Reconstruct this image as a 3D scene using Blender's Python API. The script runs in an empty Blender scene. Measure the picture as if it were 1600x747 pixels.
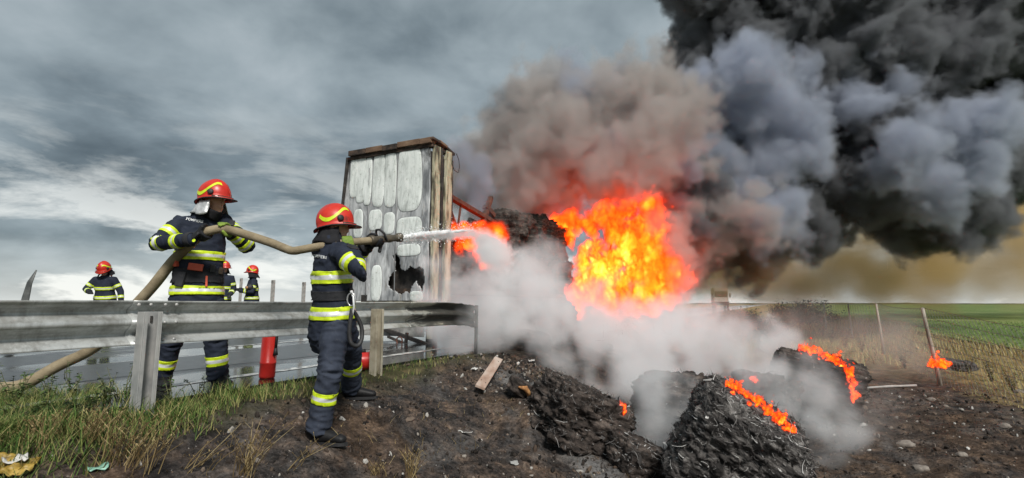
import bpy, bmesh, math, random
import numpy as np
from mathutils import Vector, Matrix, Euler, noise
from mathutils.bvhtree import BVHTree

S = bpy.context.scene
COL = S.collection
random.seed(7)
PI = math.pi
# ---------------------------------------------------------------- camera
PITCH = math.atan(101.5 / 800.0)
CAM_Z = 0.76
cam = bpy.data.objects.new('camera', bpy.data.cameras.new('camera'))
COL.objects.link(cam)
cam.location = (0, 0, CAM_Z)
cam.rotation_euler = (PI / 2 + PITCH, 0, 0)
cam.data.sensor_width = 36.0
cam.data.lens = 18.0
cam.data.clip_start = 0.05
cam.data.clip_end = 9000
S.camera = cam

def at(px, py, Y):
    """point of the place seen at photo pixel (px, py) when it lies Y metres ahead"""
    x = (px - 800) / 800.0
    u = (373.5 - py) / 800.0
    y = math.cos(PITCH) - math.sin(PITCH) * u
    z = math.sin(PITCH) + math.cos(PITCH) * u
    k = Y / y
    return Vector((x * k, Y, CAM_Z + z * k))

# ---------------------------------------------------------------- light
SUN_EL, SUN_AZ = math.radians(44), math.radians(160)      # azimuth from +Y, clockwise positive
w = bpy.data.worlds.new('World'); S.world = w
w.use_nodes = True
wt = w.node_tree; wt.nodes.clear()
def wn(kind, **kw):
    n = wt.nodes.new(kind)
    for k, v in kw.items():
        setattr(n, k, v)
    return n
def wlink(a, b): wt.links.new(a, b)
def wmath(op, a, b=None, c=None, clamp=False):
    n = wn('ShaderNodeMath', operation=op, use_clamp=clamp)
    for i, x in enumerate((a, b, c)):
        if x is None: continue
        if isinstance(x, (int, float)): n.inputs[i].default_value = x
        else: wlink(x, n.inputs[i])
    return n.outputs[0]
def wramp(fac, els):
    r = wn('ShaderNodeValToRGB'); wlink(fac, r.inputs[0]); cr = r.color_ramp
    for i, (p, c) in enumerate(els):
        e = cr.elements[i] if i < 2 else cr.elements.new(p)
        e.position = p; e.color = (*c, 1)
    return r.outputs[0]
def wnoise(vec, scale, detail=5, rough=.55, dist=0):
    n = wn('ShaderNodeTexNoise'); n.inputs['Scale'].default_value = scale
    n.inputs['Detail'].default_value = detail; n.inputs['Roughness'].default_value = rough
    n.inputs['Distortion'].default_value = dist
    wlink(vec, n.inputs['Vector']); return n.outputs[0]
tc = wn('ShaderNodeTexCoord')
sep = wn('ShaderNodeSeparateXYZ'); wlink(tc.outputs['Generated'], sep.inputs[0])
el = wmath('MAXIMUM', sep.outputs[2], 0.0)
den = wmath('ADD', el, 0.34)
cx = wmath('DIVIDE', sep.outputs[0], den); cy = wmath('DIVIDE', sep.outputs[1], den)
cmb = wn('ShaderNodeCombineXYZ'); wlink(cx, cmb.inputs[0]); wlink(cy, cmb.inputs[1])
big = wnoise(cmb.outputs[0], 1.0, 4, .5, .15)
fine = wnoise(cmb.outputs[0], 3.2, 5, .55, .2)
wsum = wmath('ADD', wmath('MULTIPLY', big, .66), wmath('MULTIPLY', fine, .34))
cloud = wramp(wsum, [(.36, (.060, .078, .088)), (.44, (.122, .152, .168)), (.52, (.20, .238, .256)), (.64, (.315, .352, .372))])
# breaks of white cloud low over the horizon
mp = wn('ShaderNodeCombineXYZ')
wlink(wmath('ARCTAN2', sep.outputs[0], sep.outputs[1]), mp.inputs[0])
wlink(wmath('MULTIPLY', el, 3.2), mp.inputs[1])
brk = wnoise(mp.outputs[0], 3.6, 7, .6, .25)
lowband = wramp(el, [(0.0, (1, 1, 1)), (.10, (.8, .8, .8)), (.24, (.25, .25, .25)), (.36, (0, 0, 0))])
brkm = wmath('MULTIPLY', wramp(brk, [(.48, (0, 0, 0)), (.60, (1, 1, 1))]), lowband, clamp=True)
hz = wramp(el, [(0.0, (1, 1, 1)), (.03, (.55, .55, .55)), (.10, (0, 0, 0))])
brkm = wmath('MAXIMUM', brkm, wmath('MULTIPLY', hz, .6))
mixc = wn('ShaderNodeMix', data_type='RGBA'); wlink(brkm, mixc.inputs[0])
wlink(cloud, mixc.inputs[6]); mixc.inputs[7].default_value = (.60, .61, .585, 1)
skyn = wn('ShaderNodeTexSky', sky_type='NISHITA', sun_disc=False, sun_elevation=SUN_EL, sun_rotation=SUN_AZ)
bg1 = wn('ShaderNodeBackground'); wlink(skyn.outputs[0], bg1.inputs[0]); bg1.inputs[1].default_value = .08
bg2 = wn('ShaderNodeBackground'); wlink(mixc.outputs[2], bg2.inputs[0]); bg2.inputs[1].default_value = 1.0
mxs = wn('ShaderNodeMixShader'); mxs.inputs[0].default_value = .94
wlink(bg1.outputs[0], mxs.inputs[1]); wlink(bg2.outputs[0], mxs.inputs[2])
wo = wn('ShaderNodeOutputWorld'); wlink(mxs.outputs[0], wo.inputs[0])

sl = bpy.data.lights.new('sun', 'SUN'); sl.energy = 2.4; sl.angle = math.radians(12); sl.color = (1, .96, .9)
so = bpy.data.objects.new('sun', sl); COL.objects.link(so)
sd = Vector((math.sin(SUN_AZ) * math.cos(SUN_EL), math.cos(SUN_AZ) * math.cos(SUN_EL), math.sin(SUN_EL)))
so.rotation_euler = sd.to_track_quat('Z', 'Y').to_euler()

vs = S.view_settings
vs.view_transform = 'Standard'; vs.look = 'None'; vs.gamma = 1; vs.use_curve_mapping = False
vs.exposure = 0.72
cy_ = S.cycles
cy_.use_denoising = True
cy_.max_bounces = 9; cy_.diffuse_bounces = 2; cy_.glossy_bounces = 3; cy_.transmission_bounces = 4
cy_.transparent_max_bounces = 12; cy_.volume_bounces = 7
cy_.volume_step_rate = 1.5; cy_.volume_max_steps = 256
cy_.sample_clamp_indirect = 6
cy_.caustics_reflective = False; cy_.caustics_refractive = False

# ---------------------------------------------------------------- helpers
def link(o, parent=None):
    COL.objects.link(o)
    if parent is not None: o.parent = parent
    return o
def tag(o, label=None, cat=None, group=None, kind=None):
    if label: o['label'] = label
    if cat: o['category'] = cat
    if group: o['group'] = group
    if kind: o['kind'] = kind
    return o
def empty(name, loc=(0, 0, 0), rz=0.0, label=None, cat=None, group=None, mat=None):
    o = bpy.data.objects.new(name, None); COL.objects.link(o)
    o.empty_display_size = .1
    if mat is not None: o.matrix_world = mat
    else: o.location = loc; o.rotation_euler = (0, 0, rz)
    return tag(o, label, cat, group)
# the road's own frame: x = metres to the right of the guardrail, y = metres along the road
R0 = Vector((0, 8.95, 0)); RA = -math.atan2(1, 2)
ROAD = Matrix.Translation(R0) @ Matrix.Rotation(RA, 4, 'Z')
ROADI = ROAD.inverted()
def rl(p):  # world -> road frame
    return ROADI @ Vector(p)
def rw(u, v, z=0.0):
    return ROAD @ Vector((u, v, z))

class MB:
    """collects shapes and links them as one mesh object"""
    def __init__(s): s.v = []; s.f = []; s.mi = []
    def add(s, vs, fs, mi=0):
        b = len(s.v); s.v += [Vector(p) for p in vs]; s.f += [[b + i for i in q] for q in fs]; s.mi += [mi] * len(fs)
    def box(s, c, size, rot=None, mi=0, taper=1.0):
        hx, hy, hz = (d / 2 for d in size); vs_ = []
        for z, k in ((-hz, 1), (hz, taper)):
            for x, y in ((-hx, -hy), (hx, -hy), (hx, hy), (-hx, hy)): vs_.append(Vector((x * k, y * k, z)))
        if rot is not None: vs_ = [rot @ p for p in vs_]
        c = Vector(c); s.add([p + c for p in vs_], [(3, 2, 1, 0), (4, 5, 6, 7), (0, 1, 5, 4), (1, 2, 6, 5), (2, 3, 7, 6), (3, 0, 4, 7)], mi)
    def bar(s, a, b, wd, hd=None, up=(0, 0, 1), mi=0):
        a = Vector(a); b = Vector(b); d = b - a; L = d.length; d.normalize()
        u = Vector(up)
        if abs(d.dot(u)) > .98: u = Vector((0, 1, 0))
        x = d.cross(u).normalized(); y = x.cross(d)
        R = Matrix((x, d, y)).transposed()
        s.box((a + b) / 2, (wd, L, hd or wd), R, mi)
    def tube(s, pts, rad, n=10, mi=0, caps=True, side=None, round_=False):
        pts = [Vector(p) for p in pts]
        if not isinstance(rad, (list, tuple)): rad = [rad] * len(pts)
        rad = [(r, r) if isinstance(r, (int, float)) else r for r in rad]
        if round_:
            d0 = (pts[0] - pts[1]).normalized(); d1 = (pts[-1] - pts[-2]).normalized()
            m0 = min(rad[0]); m1 = min(rad[-1])
            sc = lambda r, k: (r[0] * k, r[1] * k)
            pts = [pts[0] + d0 * m0 * .92, pts[0] + d0 * m0 * .6] + pts + [pts[-1] + d1 * m1 * .6, pts[-1] + d1 * m1 * .92]
            rad = [sc(rad[0], .35), sc(rad[0], .8)] + rad + [sc(rad[-1], .8), sc(rad[-1], .35)]
        rings = []; pv = None
        for i, p in enumerate(pts):
            if i == 0: t = pts[1] - p
            elif i == len(pts) - 1: t = p - pts[i - 1]
            else: t = (pts[i + 1] - p).normalized() + (p - pts[i - 1]).normalized()
            t = t.normalized() if t.length > 1e-9 else Vector((0, 0, 1))
            if side is not None: a = Vector(side)
            elif pv is not None: a = pv
            else: a = Vector((0, 0, 1)) if abs(t.z) < .9 else Vector((1, 0, 0))
            a = (a - t * a.dot(t))
            a = a.normalized() if a.length > 1e-6 else t.orthogonal().normalized()
            pv = a; b = t.cross(a)
            ra, rb = rad[i]
            rings.append([p + a * (ra * math.cos(2 * PI * k / n)) + b * (rb * math.sin(2 * PI * k / n)) for k in range(n)])
        vs_ = [q for r in rings for q in r]; fs = []
        for i in range(len(rings) - 1):
            for k in range(n):
                k2 = (k + 1) % n
                fs.append((i * n + k, i * n + k2, (i + 1) * n + k2, (i + 1) * n + k))
        if caps:
            fs.append(tuple(reversed(range(n)))); m = (len(rings) - 1) * n; fs.append(tuple(range(m, m + n)))
        s.add(vs_, fs, mi)
    def lathe(s, prof, c=(0, 0, 0), n=20, axis=None, mi=0):
        c = Vector(c); z = Vector(axis).normalized() if axis else Vector((0, 0, 1))
        x = z.orthogonal().normalized(); y = z.cross(x); vs_ = []; fs = []
        for r, h in prof:
            for k in range(n):
                a = 2 * PI * k / n
                vs_.append(c + z * h + x * (max(r, 1e-4) * math.cos(a)) + y * (max(r, 1e-4) * math.sin(a)))
        for i in range(len(prof) - 1):
            for k in range(n):
                k2 = (k + 1) % n; fs.append((i * n + k, i * n + k2, (i + 1) * n + k2, (i + 1) * n + k))
        fs.append(tuple(reversed(range(n)))); m = (len(prof) - 1) * n; fs.append(tuple(range(m, m + n)))
        s.add(vs_, fs, mi)
    def build(s, name, mats, parent=None, smooth=False, bevel=0, auto=None):
        me = bpy.data.meshes.new(name); me.from_pydata([tuple(p) for p in s.v], [], s.f)
        if not isinstance(mats, (list, tuple)): mats = [mats]
        for m in mats: me.materials.append(m)
        if len(mats) > 1: me.polygons.foreach_set('material_index', s.mi)
        if smooth: me.polygons.foreach_set('use_smooth', [True] * len(me.polygons))
        me.validate(); me.update()
        o = link(bpy.data.objects.new(name, me), parent)
        if bevel:
            b = o.modifiers.new('b', 'BEVEL'); b.width = bevel; b.segments = 2; b.limit_method = 'ANGLE'
        return o

def mesh_obj(name, me, parent=None, smooth=True):
    if smooth: me.polygons.foreach_set('use_smooth', [True] * len(me.polygons))
    return link(bpy.data.objects.new(name, me), parent)

# ---------------------------------------------------------------- materials
class NT:
    def __init__(s, name):
        s.m = bpy.data.materials.new(name); s.m.use_nodes = True; s.t = s.m.node_tree; s.t.nodes.clear()
        s.out = s.t.nodes.new('ShaderNodeOutputMaterial')
        s.tc = s.t.nodes.new('ShaderNodeTexCoord')
        s.obj = s.tc.outputs['Object']
    def n(s, kind, **kw):
        x = s.t.nodes.new(kind)
        for k, v in kw.items(): setattr(x, k, v)
        return x
    def l(s, a, b): s.t.links.new(a, b)
    def put(s, sock, x):
        if x is None: return
        if isinstance(x, (int, float)): sock.default_value = x
        elif isinstance(x, (tuple, list)): sock.default_value = (*x, 1) if len(x) == 3 and len(sock.default_value) == 4 else x
        else: s.l(x, sock)
    def math(s, op, a, b=None, c=None, clamp=False):
        x = s.n('ShaderNodeMath', operation=op, use_clamp=clamp)
        for i, q in enumerate((a, b, c)): s.put(x.inputs[i], q)
        return x.outputs[0]
    def ramp(s, fac, els, interp='LINEAR'):
        r = s.n('ShaderNodeValToRGB'); s.put(r.inputs[0], fac); cr = r.color_ramp; cr.interpolation = interp
        for i, (p, c) in enumerate(els):
            e = cr.elements[i] if i < 2 else cr.elements.new(p)
            e.position = p; e.color = (c, c, c, 1) if isinstance(c, (int, float)) else (*c, 1)
        return r.outputs[0]
    def noise(s, scale=5, detail=5, rough=.55, dist=0, vec=None, stretch=None):
        v = vec or s.obj
        if stretch:
            mp = s.n('ShaderNodeMapping'); mp.inputs['Scale'].default_value = stretch; s.l(v, mp.inputs[0]); v = mp.outputs[0]
        x = s.n('ShaderNodeTexNoise'); x.inputs['Scale'].default_value = scale; x.inputs['Detail'].default_value = detail
        x.inputs['Roughness'].default_value = rough; x.inputs['Distortion'].default_value = dist
        s.l(v, x.inputs['Vector']); return x.outputs[0]
    def mix(s, fac, a, b, mode='MIX'):
        x = s.n('ShaderNodeMix', data_type='RGBA', blend_type=mode); s.put(x.inputs[0], fac); s.put(x.inputs[6], a); s.put(x.inputs[7], b)
        return x.outputs[2]
    def xyz(s):
        x = s.n('ShaderNodeSeparateXYZ'); s.l(s.obj, x.inputs[0]); return x.outputs
    def bump(s, h, strength=.3, dist=.02):
        b = s.n('ShaderNodeBump'); b.inputs['Strength'].default_value = strength; b.inputs['Distance'].default_value = dist
        s.l(h, b.inputs['Height']); return b.outputs[0]
    def island(s):
        return s.n('ShaderNodeNewGeometry').outputs['Random Per Island']
    def done(s, col, rough=.7, metal=0, normal=None, spec=.5, emis=None, estr=0, alpha=None, trans=None):
        p = s.n('ShaderNodeBsdfPrincipled')
        s.put(p.inputs['Base Color'], col); s.put(p.inputs['Roughness'], rough); s.put(p.inputs['Metallic'], metal)
        s.put(p.inputs['Specular IOR Level'], spec)
        if normal is not None: s.l(normal, p.inputs['Normal'])
        if alpha is not None: s.put(p.inputs['Alpha'], alpha)
        if trans is not None: s.put(p.inputs['Transmission Weight'], trans)
        if emis is not None: s.put(p.inputs['Emission Color'], emis); s.put(p.inputs['Emission Strength'], estr)
        s.l(p.outputs[0], s.out.inputs['Surface']); return s.m

def simple(name, cols, scale=6, rough=.7, metal=0, bump=.2, bscale=40, bdist=.01, stretch=None, spec=.5, detail=6):
    """cols: ramp over noise, each (position, colour)"""
    t = NT(name)
    c = cols if isinstance(cols[0], (int, float)) else t.ramp(t.noise(scale, detail, .6, stretch=stretch), cols)
    nrm = t.bump(t.noise(bscale, 5, .6, stretch=stretch), bump, bdist) if bump else None
    return t.done(c, rough, metal, nrm, spec)
def island_mat(name, cols, rough=.8, scale=3, vary=.35, spec=.3):
    t = NT(name)
    c = t.ramp(t.island(), cols)
    c = t.mix(vary, c, t.ramp(t.noise(scale, 4), [(.3, .25), (.7, 1.0)]), 'MULTIPLY')
    return t.done(c, rough, 0, None, spec)
# ================================================================ terrain
def lerp_tab(tab, x):
    if x <= tab[0][0]: return tab[0][1]
    for (a, za), (b, zb) in zip(tab, tab[1:]):
        if x <= b:
            k = (x - a) / (b - a); k = k * k * (3 - 2 * k) * .5 + k * .5
            return za + (zb - za) * k
    return tab[-1][1]
PROF = [(-16, -.25), (-11, -.06), (-.35, -.03), (-.05, .0), (.25, -.05), (.55, -.16), (.9, -.275), (1.6, -.56), (3, -.93), (4, -1.0), (5, -.98), (6.5, -.9), (8, -.83), (12, -.8), (60, -.75)]
HEAPS = []
def fbm(x, y, z, o=4):
    return noise.fractal(Vector((x, y, z)), .9, 2.1, o)
def gz(u, v):
    z = lerp_tab(PROF, u)
    if u > -.3:
        k = min(1, (u + .3) / .5)
        far = 1 if v < 40 else max(0, 1 - (v - 40) / 60)
        z += k * far * (.075 * fbm(u * 1.1, v * 1.1, 3.1, 3) + .03 * fbm(u * 5.5, v * 5.5, 8.2, 3) + .012 * fbm(u * 19, v * 19, 1.7, 2))
    for hu, hv, ru, rv, h in HEAPS:
        d = ((u - hu) / ru) ** 2 + ((v - hv) / rv) ** 2
        if d < 6: z += h * math.exp(-d * 1.3)
    return z
# low banks of ash and rubbish round the bales
for px, py, Y, ru, rv, h in ((850, 600, 6.0, .55, .8, .42), (955, 700, 5.0, .5, .45, .14), (1000, 735, 4.7, .4, .4, .10),
                             (1260, 620, 7.9, 1.0, .8, .18), (760, 560, 6.8, .6, 1.0, .10), (1480, 640, 7.5, 1.6, 1.6, .12)):
    q = rl(at(px, py, Y)); HEAPS.append((q.x, q.y, ru, rv, h))
def gzw(p):
    q = rl(p); return gz(q.x, q.y)
def onground(px, py):
    """point where the view ray of a photo pixel meets the ground"""
    a = at(px, py, 1.0); d = a - Vector((0, 0, CAM_Z)); t = 1.2
    while t < 90:
        p = Vector((0, 0, CAM_Z)) + d * t
        if p.z <= gzw(p): return p
        t += .015 + t * .002
    return p

def axis_steps(parts):
    out = []
    for a, b, s in parts:
        x = a
        while x < b - 1e-6: out.append(x); x += s
    return out
us = [-900, -300, -100, -50, -30, -20, -14, -11, -9.8, -5, -1] + axis_steps([(-.4, 6.0, .055), (6.0, 9.5, .11), (9.5, 16, .5)]) + [16, 18, 22, 30, 45, 80, 150, 300, 700, 1500]
vsx = [-60, -30, -18] + axis_steps([(-12, -7.5, .3), (-7.5, 4, .055), (4, 10, .11), (10, 30, .35), (30, 60, 1.5)]) + [60, 66, 75, 90, 120, 170, 260, 420, 800, 1800, 3500]
vsx[0] = -200
nu, nv = len(us), len(vsx)
gv = [(u, v, gz(u, v)) for v in vsx for u in us]
gf = [(j * nu + i, j * nu + i + 1, (j + 1) * nu + i + 1, (j + 1) * nu + i) for j in range(nv - 1) for i in range(nu - 1)]
def onground0(px, py):
    a = at(px, py, 1.0); d = a - Vector((0, 0, CAM_Z)); t_ = 1.2
    while t_ < 60:
        p = Vector((0, 0, CAM_Z)) + d * t_
        if p.z <= gzw(p): return p
        t_ += .02
    return p
t = NT('burnt_ground')
X, Yc, Z = t.xyz()
n_big = t.noise(.9, 6, .6, .4); n_mid = t.noise(4.5, 7, .65); n_fin = t.noise(30, 6, .7); n_spk = t.noise(75, 3, .6)
char = t.ramp(n_mid, [(.33, (.012, .011, .011)), (.46, (.040, .035, .033)), (.58, (.095, .073, .060)), (.72, (.21, .145, .105))])
soil = t.ramp(n_mid, [(.3, (.026, .019, .014)), (.5, (.075, .050, .034)), (.68, (.18, .122, .082))])
verge = t.ramp(n_mid, [(.3, (.03, .032, .014)), (.55, (.075, .07, .03)), (.75, (.14, .11, .055))])
straw = t.ramp(n_mid, [(.3, (.13, .10, .045)), (.55, (.27, .205, .095)), (.75, (.42, .33, .165))])
# brown unburnt patches inside the char
cmix = t.mix(t.ramp(n_big, [(.53, 0.0), (.62, .85)]), char, soil)
cmix = t.mix(t.math('MULTIPLY', t.ramp(t.math('ADD', t.math('MULTIPLY', X, .1), t.math('MULTIPLY', n_big, .35)), [(.50, 0.0), (.72, 1.0)]), t.ramp(t.noise(2.6, 5, .7), [(.40, .05), (.62, .8)])), cmix, soil)
# ash, white flecks
cmix = t.mix(.8, cmix, t.ramp(n_fin, [(.34, .25), (.5, .8), (.64, 1.6)]), 'MULTIPLY')
cmix = t.mix(t.ramp(n_spk, [(.66, 0.0), (.74, .8)]), cmix, (.30, .29, .28))
ashn = t.noise(1.7, 5, .6, .8, stretch=(1.0, .8, 1))
amask = t.math('MULTIPLY', t.ramp(ashn, [(.50, 0.0), (.64, 1.0)]), t.ramp(n_fin, [(.35, .15), (.6, .9)]))
cmix = t.mix(t.math('MULTIPLY', amask, .55), cmix, (.15, .145, .14))
# ash washed down the bank beside the dark bale
qa = rl(onground0(785, 585)); qb = rl(onground0(940, 745))
dx_, dy_ = (qb.x - qa.x), (qb.y - qa.y); ln_ = math.hypot(dx_, dy_); dx_ /= ln_; dy_ /= ln_
al = t.math('ADD', t.math('MULTIPLY', t.math('SUBTRACT', X, qa.x), dx_), t.math('MULTIPLY', t.math('SUBTRACT', Yc, qa.y), dy_))
ac = t.math('ADD', t.math('MULTIPLY', t.math('SUBTRACT', X, qa.x), -dy_), t.math('MULTIPLY', t.math('SUBTRACT', Yc, qa.y), dx_))
ac = t.math('ADD', ac, t.math('MULTIPLY', t.math('SUBTRACT', n_mid, .5), .5))
st_m = t.math('MULTIPLY', t.ramp(t.math('ABSOLUTE', ac), [(.06, 1.0), (.24, 0.0)]), t.math('MULTIPLY', t.ramp(t.math('ADD', t.math('MULTIPLY', al, .25), .25), [(.18, 0.0), (.28, 1.0)]), t.ramp(t.math('MULTIPLY', al, 1 / (ln_ * 1.3)), [(.85, 1.0), (1.0, 0.0)])))
cmix = t.mix(t.math('MULTIPLY', t.math('MULTIPLY', st_m, t.ramp(n_fin, [(.3, .25), (.6, 1.0)])), .85), cmix, (.20, .195, .19))
# verge under the rail, straw bank along the fence
vm = t.ramp(t.math('ADD', X, t.math('MULTIPLY', t.math('SUBTRACT', n_big, .5), .8)), [(.0, 1.0), (.5, 0.0)])
vm = t.math('MULTIPLY', vm, t.ramp(t.math('MULTIPLY', t.math('ADD', Yc, 8), .1), [(.62, 1.0), (.82, 0.0)]))
cmix = t.mix(vm, cmix, verge)
um = t.ramp(t.math('MULTIPLY', t.math('ADD', X, t.math('MULTIPLY', t.math('SUBTRACT', n_big, .5), 2.5)), .1), [(.70, 0.0), (.80, 1.0)])
fm = t.ramp(t.math('MULTIPLY', t.math('ADD', Yc, t.math('MULTIPLY', n_big, 6)), .05), [(.42, 0.0), (.75, 1.0)])
cmix = t.mix(t.math('MAXIMUM', um, fm), cmix, straw)
hb = t.math('ADD', t.math('MULTIPLY', n_fin, .6), t.math('MULTIPLY', n_spk, .4))
ground_mat = t.done(cmix, .9, 0, t.bump(hb, .9, .03), .15)
me = bpy.data.meshes.new('ground'); me.from_pydata(gv, [], gf); me.materials.append(ground_mat)
ground = mesh_obj('ground', me); ground.matrix_world = ROAD
tag(ground, kind='structure')

# ================================================================ road
t = NT('wet_asphalt')
X, Yc, Z = t.xyz()
n1 = t.noise(.55, 5, .6, .5, stretch=(1, .35, 1)); n2 = t.noise(60, 4, .7); n3 = t.noise(7, 5, .6)
wet = t.ramp(t.math('ADD', n1, t.math('MULTIPLY', t.ramp(t.math('MULTIPLY', X, -.2), [(.10, 1.0), (.5, 0.0)]), .22)), [(.49, 0.0), (.56, 1.0)])
colr = t.mix(wet, t.ramp(n3, [(.3, (.035, .037, .04)), (.7, (.085, .088, .09))]), t.ramp(n3, [(.3, (.018, .019, .02)), (.7, (.04, .04, .04))]))
hgt = t.math('MULTIPLY', t.math('ADD', t.math('MULTIPLY', n2, .5), t.math('MULTIPLY', t.noise(12, 4, .6, stretch=(1, .5, 1)), .5)), t.math('SUBTRACT', 1.1, t.math('MULTIPLY', wet, .92)))
road_mat = t.done(colr, t.math('SUBTRACT', .34, t.math('MULTIPLY', wet, .27)), 0, t.bump(hgt, .35, .012), .7)
mb = MB()
ru_ = [-9.2, -6, -3, -1.2, -.36]
rv_ = [-60, -20, -8, 0, 8, 20, 60, 200, 800, 3000]
mb.add([(u, v, .004 + (.0 if u > -9 else -.0)) for v in rv_ for u in ru_], [(j * 5 + i, j * 5 + i + 1, (j + 1) * 5 + i + 1, (j + 1) * 5 + i) for j in range(len(rv_) - 1) for i in range(4)])
mb.add([(-.36, -60, .004), (-.36, 3000, .004), (-.36, 3000, -.12), (-.36, -60, -.12)], [(0, 1, 2, 3)])
road = mb.build('road', road_mat); road.matrix_world = ROAD; tag(road, kind='structure')
t = NT('road_paint')
paint = t.done(t.mix(t.ramp(t.noise(9, 6, .7), [(.42, 0.0), (.56, 1.0)]), (.08, .08, .08), (.72, .72, .69)), .3, 0, t.bump(t.noise(50), .2, .005))
for nm, u0, u1, runs in (('edge_line', -1.12, -.97, [(-50, 900)]), ('centre_line', -4.75, -4.62, [(v, v + 3) for v in range(-20, 120, 9)])):
    mb = MB()
    for a, b in runs: mb.add([(u0, a, .008), (u1, a, .008), (u1, b, .008), (u0, b, .008)], [(0, 1, 2, 3)])
    o = mb.build(nm, paint); o.matrix_world = ROAD; tag(o, kind='structure')
# a dark tar seam along the lane
mb = MB()
sv = [(-2.05 + .03 * math.sin(v * 1.7) + .02 * math.sin(v * 4.1), v) for v in [x * .25 for x in range(-80, 120)]]
mb.add([(u - .02, v, .007) for u, v in sv] + [(u + .02, v, .007) for u, v in sv], [(i, i + len(sv), i + len(sv) + 1, i + 1) for i in range(len(sv) - 1)])
o = mb.build('road_seam', simple('tar', (.012, .012, .012), rough=.4, bump=.3)); o.matrix_world = ROAD; tag(o, kind='structure')

# ================================================================ crop field beyond the fence
t = NT('crop_field')
X, Yc, Z = t.xyz()
rows = t.n('ShaderNodeTexWave', wave_type='BANDS', bands_direction='X'); rows.inputs['Scale'].default_value = .9; rows.inputs['Distortion'].default_value = 1.2
t.l(t.obj, rows.inputs[0])
gcol = t.ramp(t.noise(.10, 7, .68, stretch=(1, .3, 1)), [(.3, (.095, .155, .045)), (.5, (.155, .225, .068)), (.7, (.27, .31, .12))])
gcol = t.mix(.6, gcol, t.ramp(t.noise(1.6, 6, .75), [(.3, .35), (.65, 1.1)]), 'MULTIPLY')
gcol = t.mix(.4, gcol, t.ramp(rows.outputs[0], [(.2, .4), (.8, 1.0)]), 'MULTIPLY')
field_mat = t.done(gcol, .9, 0, t.bump(t.noise(9, 5, .7), .6, .08), .15)
fu = [11.2, 14, 18, 25, 40, 70, 130, 260, 500, 1000, 1600]; fv = [-50, -20, -10, 0, 10, 20, 35, 60, 100, 160, 260, 420, 700, 1200, 2200, 3400]
mb = MB()
nf = len(fu)
mb.add([(u + (.4 * fbm(u, v * .2, 2) if u < 12 else 0), v, -.70 + .0 * u) for v in fv for u in fu], [(j * nf + i, j * nf + i + 1, (j + 1) * nf + i + 1, (j + 1) * nf + i) for j in range(len(fv) - 1) for i in range(nf - 1)])
field = mb.build('field', field_mat); field.matrix_world = ROAD; tag(field, kind='structure')
# far low ridge on the horizon
mb = MB(); hv = []; hf = []
for i in range(121):
    a = math.radians(-75 + 150 * i / 120); r = 3300
    h = 3 + 9 * max(0, fbm(i * .11, 0, 5)) + 5 * max(0, fbm(i * .9, 3, 5))
    hv += [(r * math.sin(a), r * math.cos(a), -3), (r * math.sin(a), r * math.cos(a), h), (1.1 * r * math.sin(a), 1.1 * r * math.cos(a), -3)]
for i in range(120): hf += [(i * 3, i * 3 + 3, i * 3 + 4, i * 3 + 1), (i * 3 + 1, i * 3 + 4, i * 3 + 5, i * 3 + 2)]
mb.add(hv, hf)
tag(mb.build('far_hills', simple('far_land', [(.35, (.05, .065, .05)), (.65, (.09, .1, .075))], scale=.01, bump=0)), kind='structure')

# ================================================================ concrete ditch
conc = simple('pale_concrete', [(.3, (.22, .2, .17)), (.55, (.36, .34, .3)), (.75, (.46, .44, .4))], scale=5, rough=.85, bump=.35, bscale=60)
ditch = empty('drainage_ditch', mat=ROAD, label='pale concrete drainage channel running away beside the road embankment', cat='ditch')
for k in range(40):
    v = 12.5 + k * 2.05
    if v > 90: break
    u0 = 4.0 + .05 * math.sin(k * 2.1); zz = gz(4.0, v + 1) + .10 + .02 * math.sin(k * 1.3)
    mb = MB()
    pr = [(-.42, .16), (-.36, .16), (-.2, .02), (.2, .02), (.36, .16), (.42, .16), (.42, .1), (.22, -.05), (-.22, -.05), (-.42, .1)]
    a = [(u0 + x, v, zz + z) for x, z in pr]; b = [(u0 + x, v + 1.98, zz + z + .01) for x, z in pr]
    npf = len(pr)
    mb.add(a + b, [(i, (i + 1) % npf, (i + 1) % npf + npf, i + npf) for i in range(npf)] + [tuple(range(npf)), tuple(reversed(range(npf, 2 * npf)))])
    mb.build('slab', conc, ditch, bevel=.01)

# ================================================================ guardrail
t = NT('galvanised_rail')
X, Yc, Z = t.xyz()
nz_ = t.noise(3.5, 6, .6, stretch=(1, .35, 2)); nf_ = t.noise(60, 4, .7)
base = t.ramp(nz_, [(.3, (.42, .44, .435)), (.55, (.56, .58, .57)), (.75, (.66, .67, .65))])
base = t.mix(.25, base, t.ramp(nf_, [(.3, .5), (.7, 1.0)]), 'MULTIPLY')
# runoff streaks and road dirt
base = t.mix(t.math('MULTIPLY', t.ramp(t.noise(9, 5, .7, stretch=(1, 1, .1)), [(.50, 0.0), (.68, 1.0)]), .55), base, (.12, .11, .09))
base = t.mix(t.math('MULTIPLY', t.ramp(t.noise(2.2, 7, .7, .5), [(.52, 0.0), (.66, 1.0)]), .5), base, (.16, .15, .125))
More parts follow.
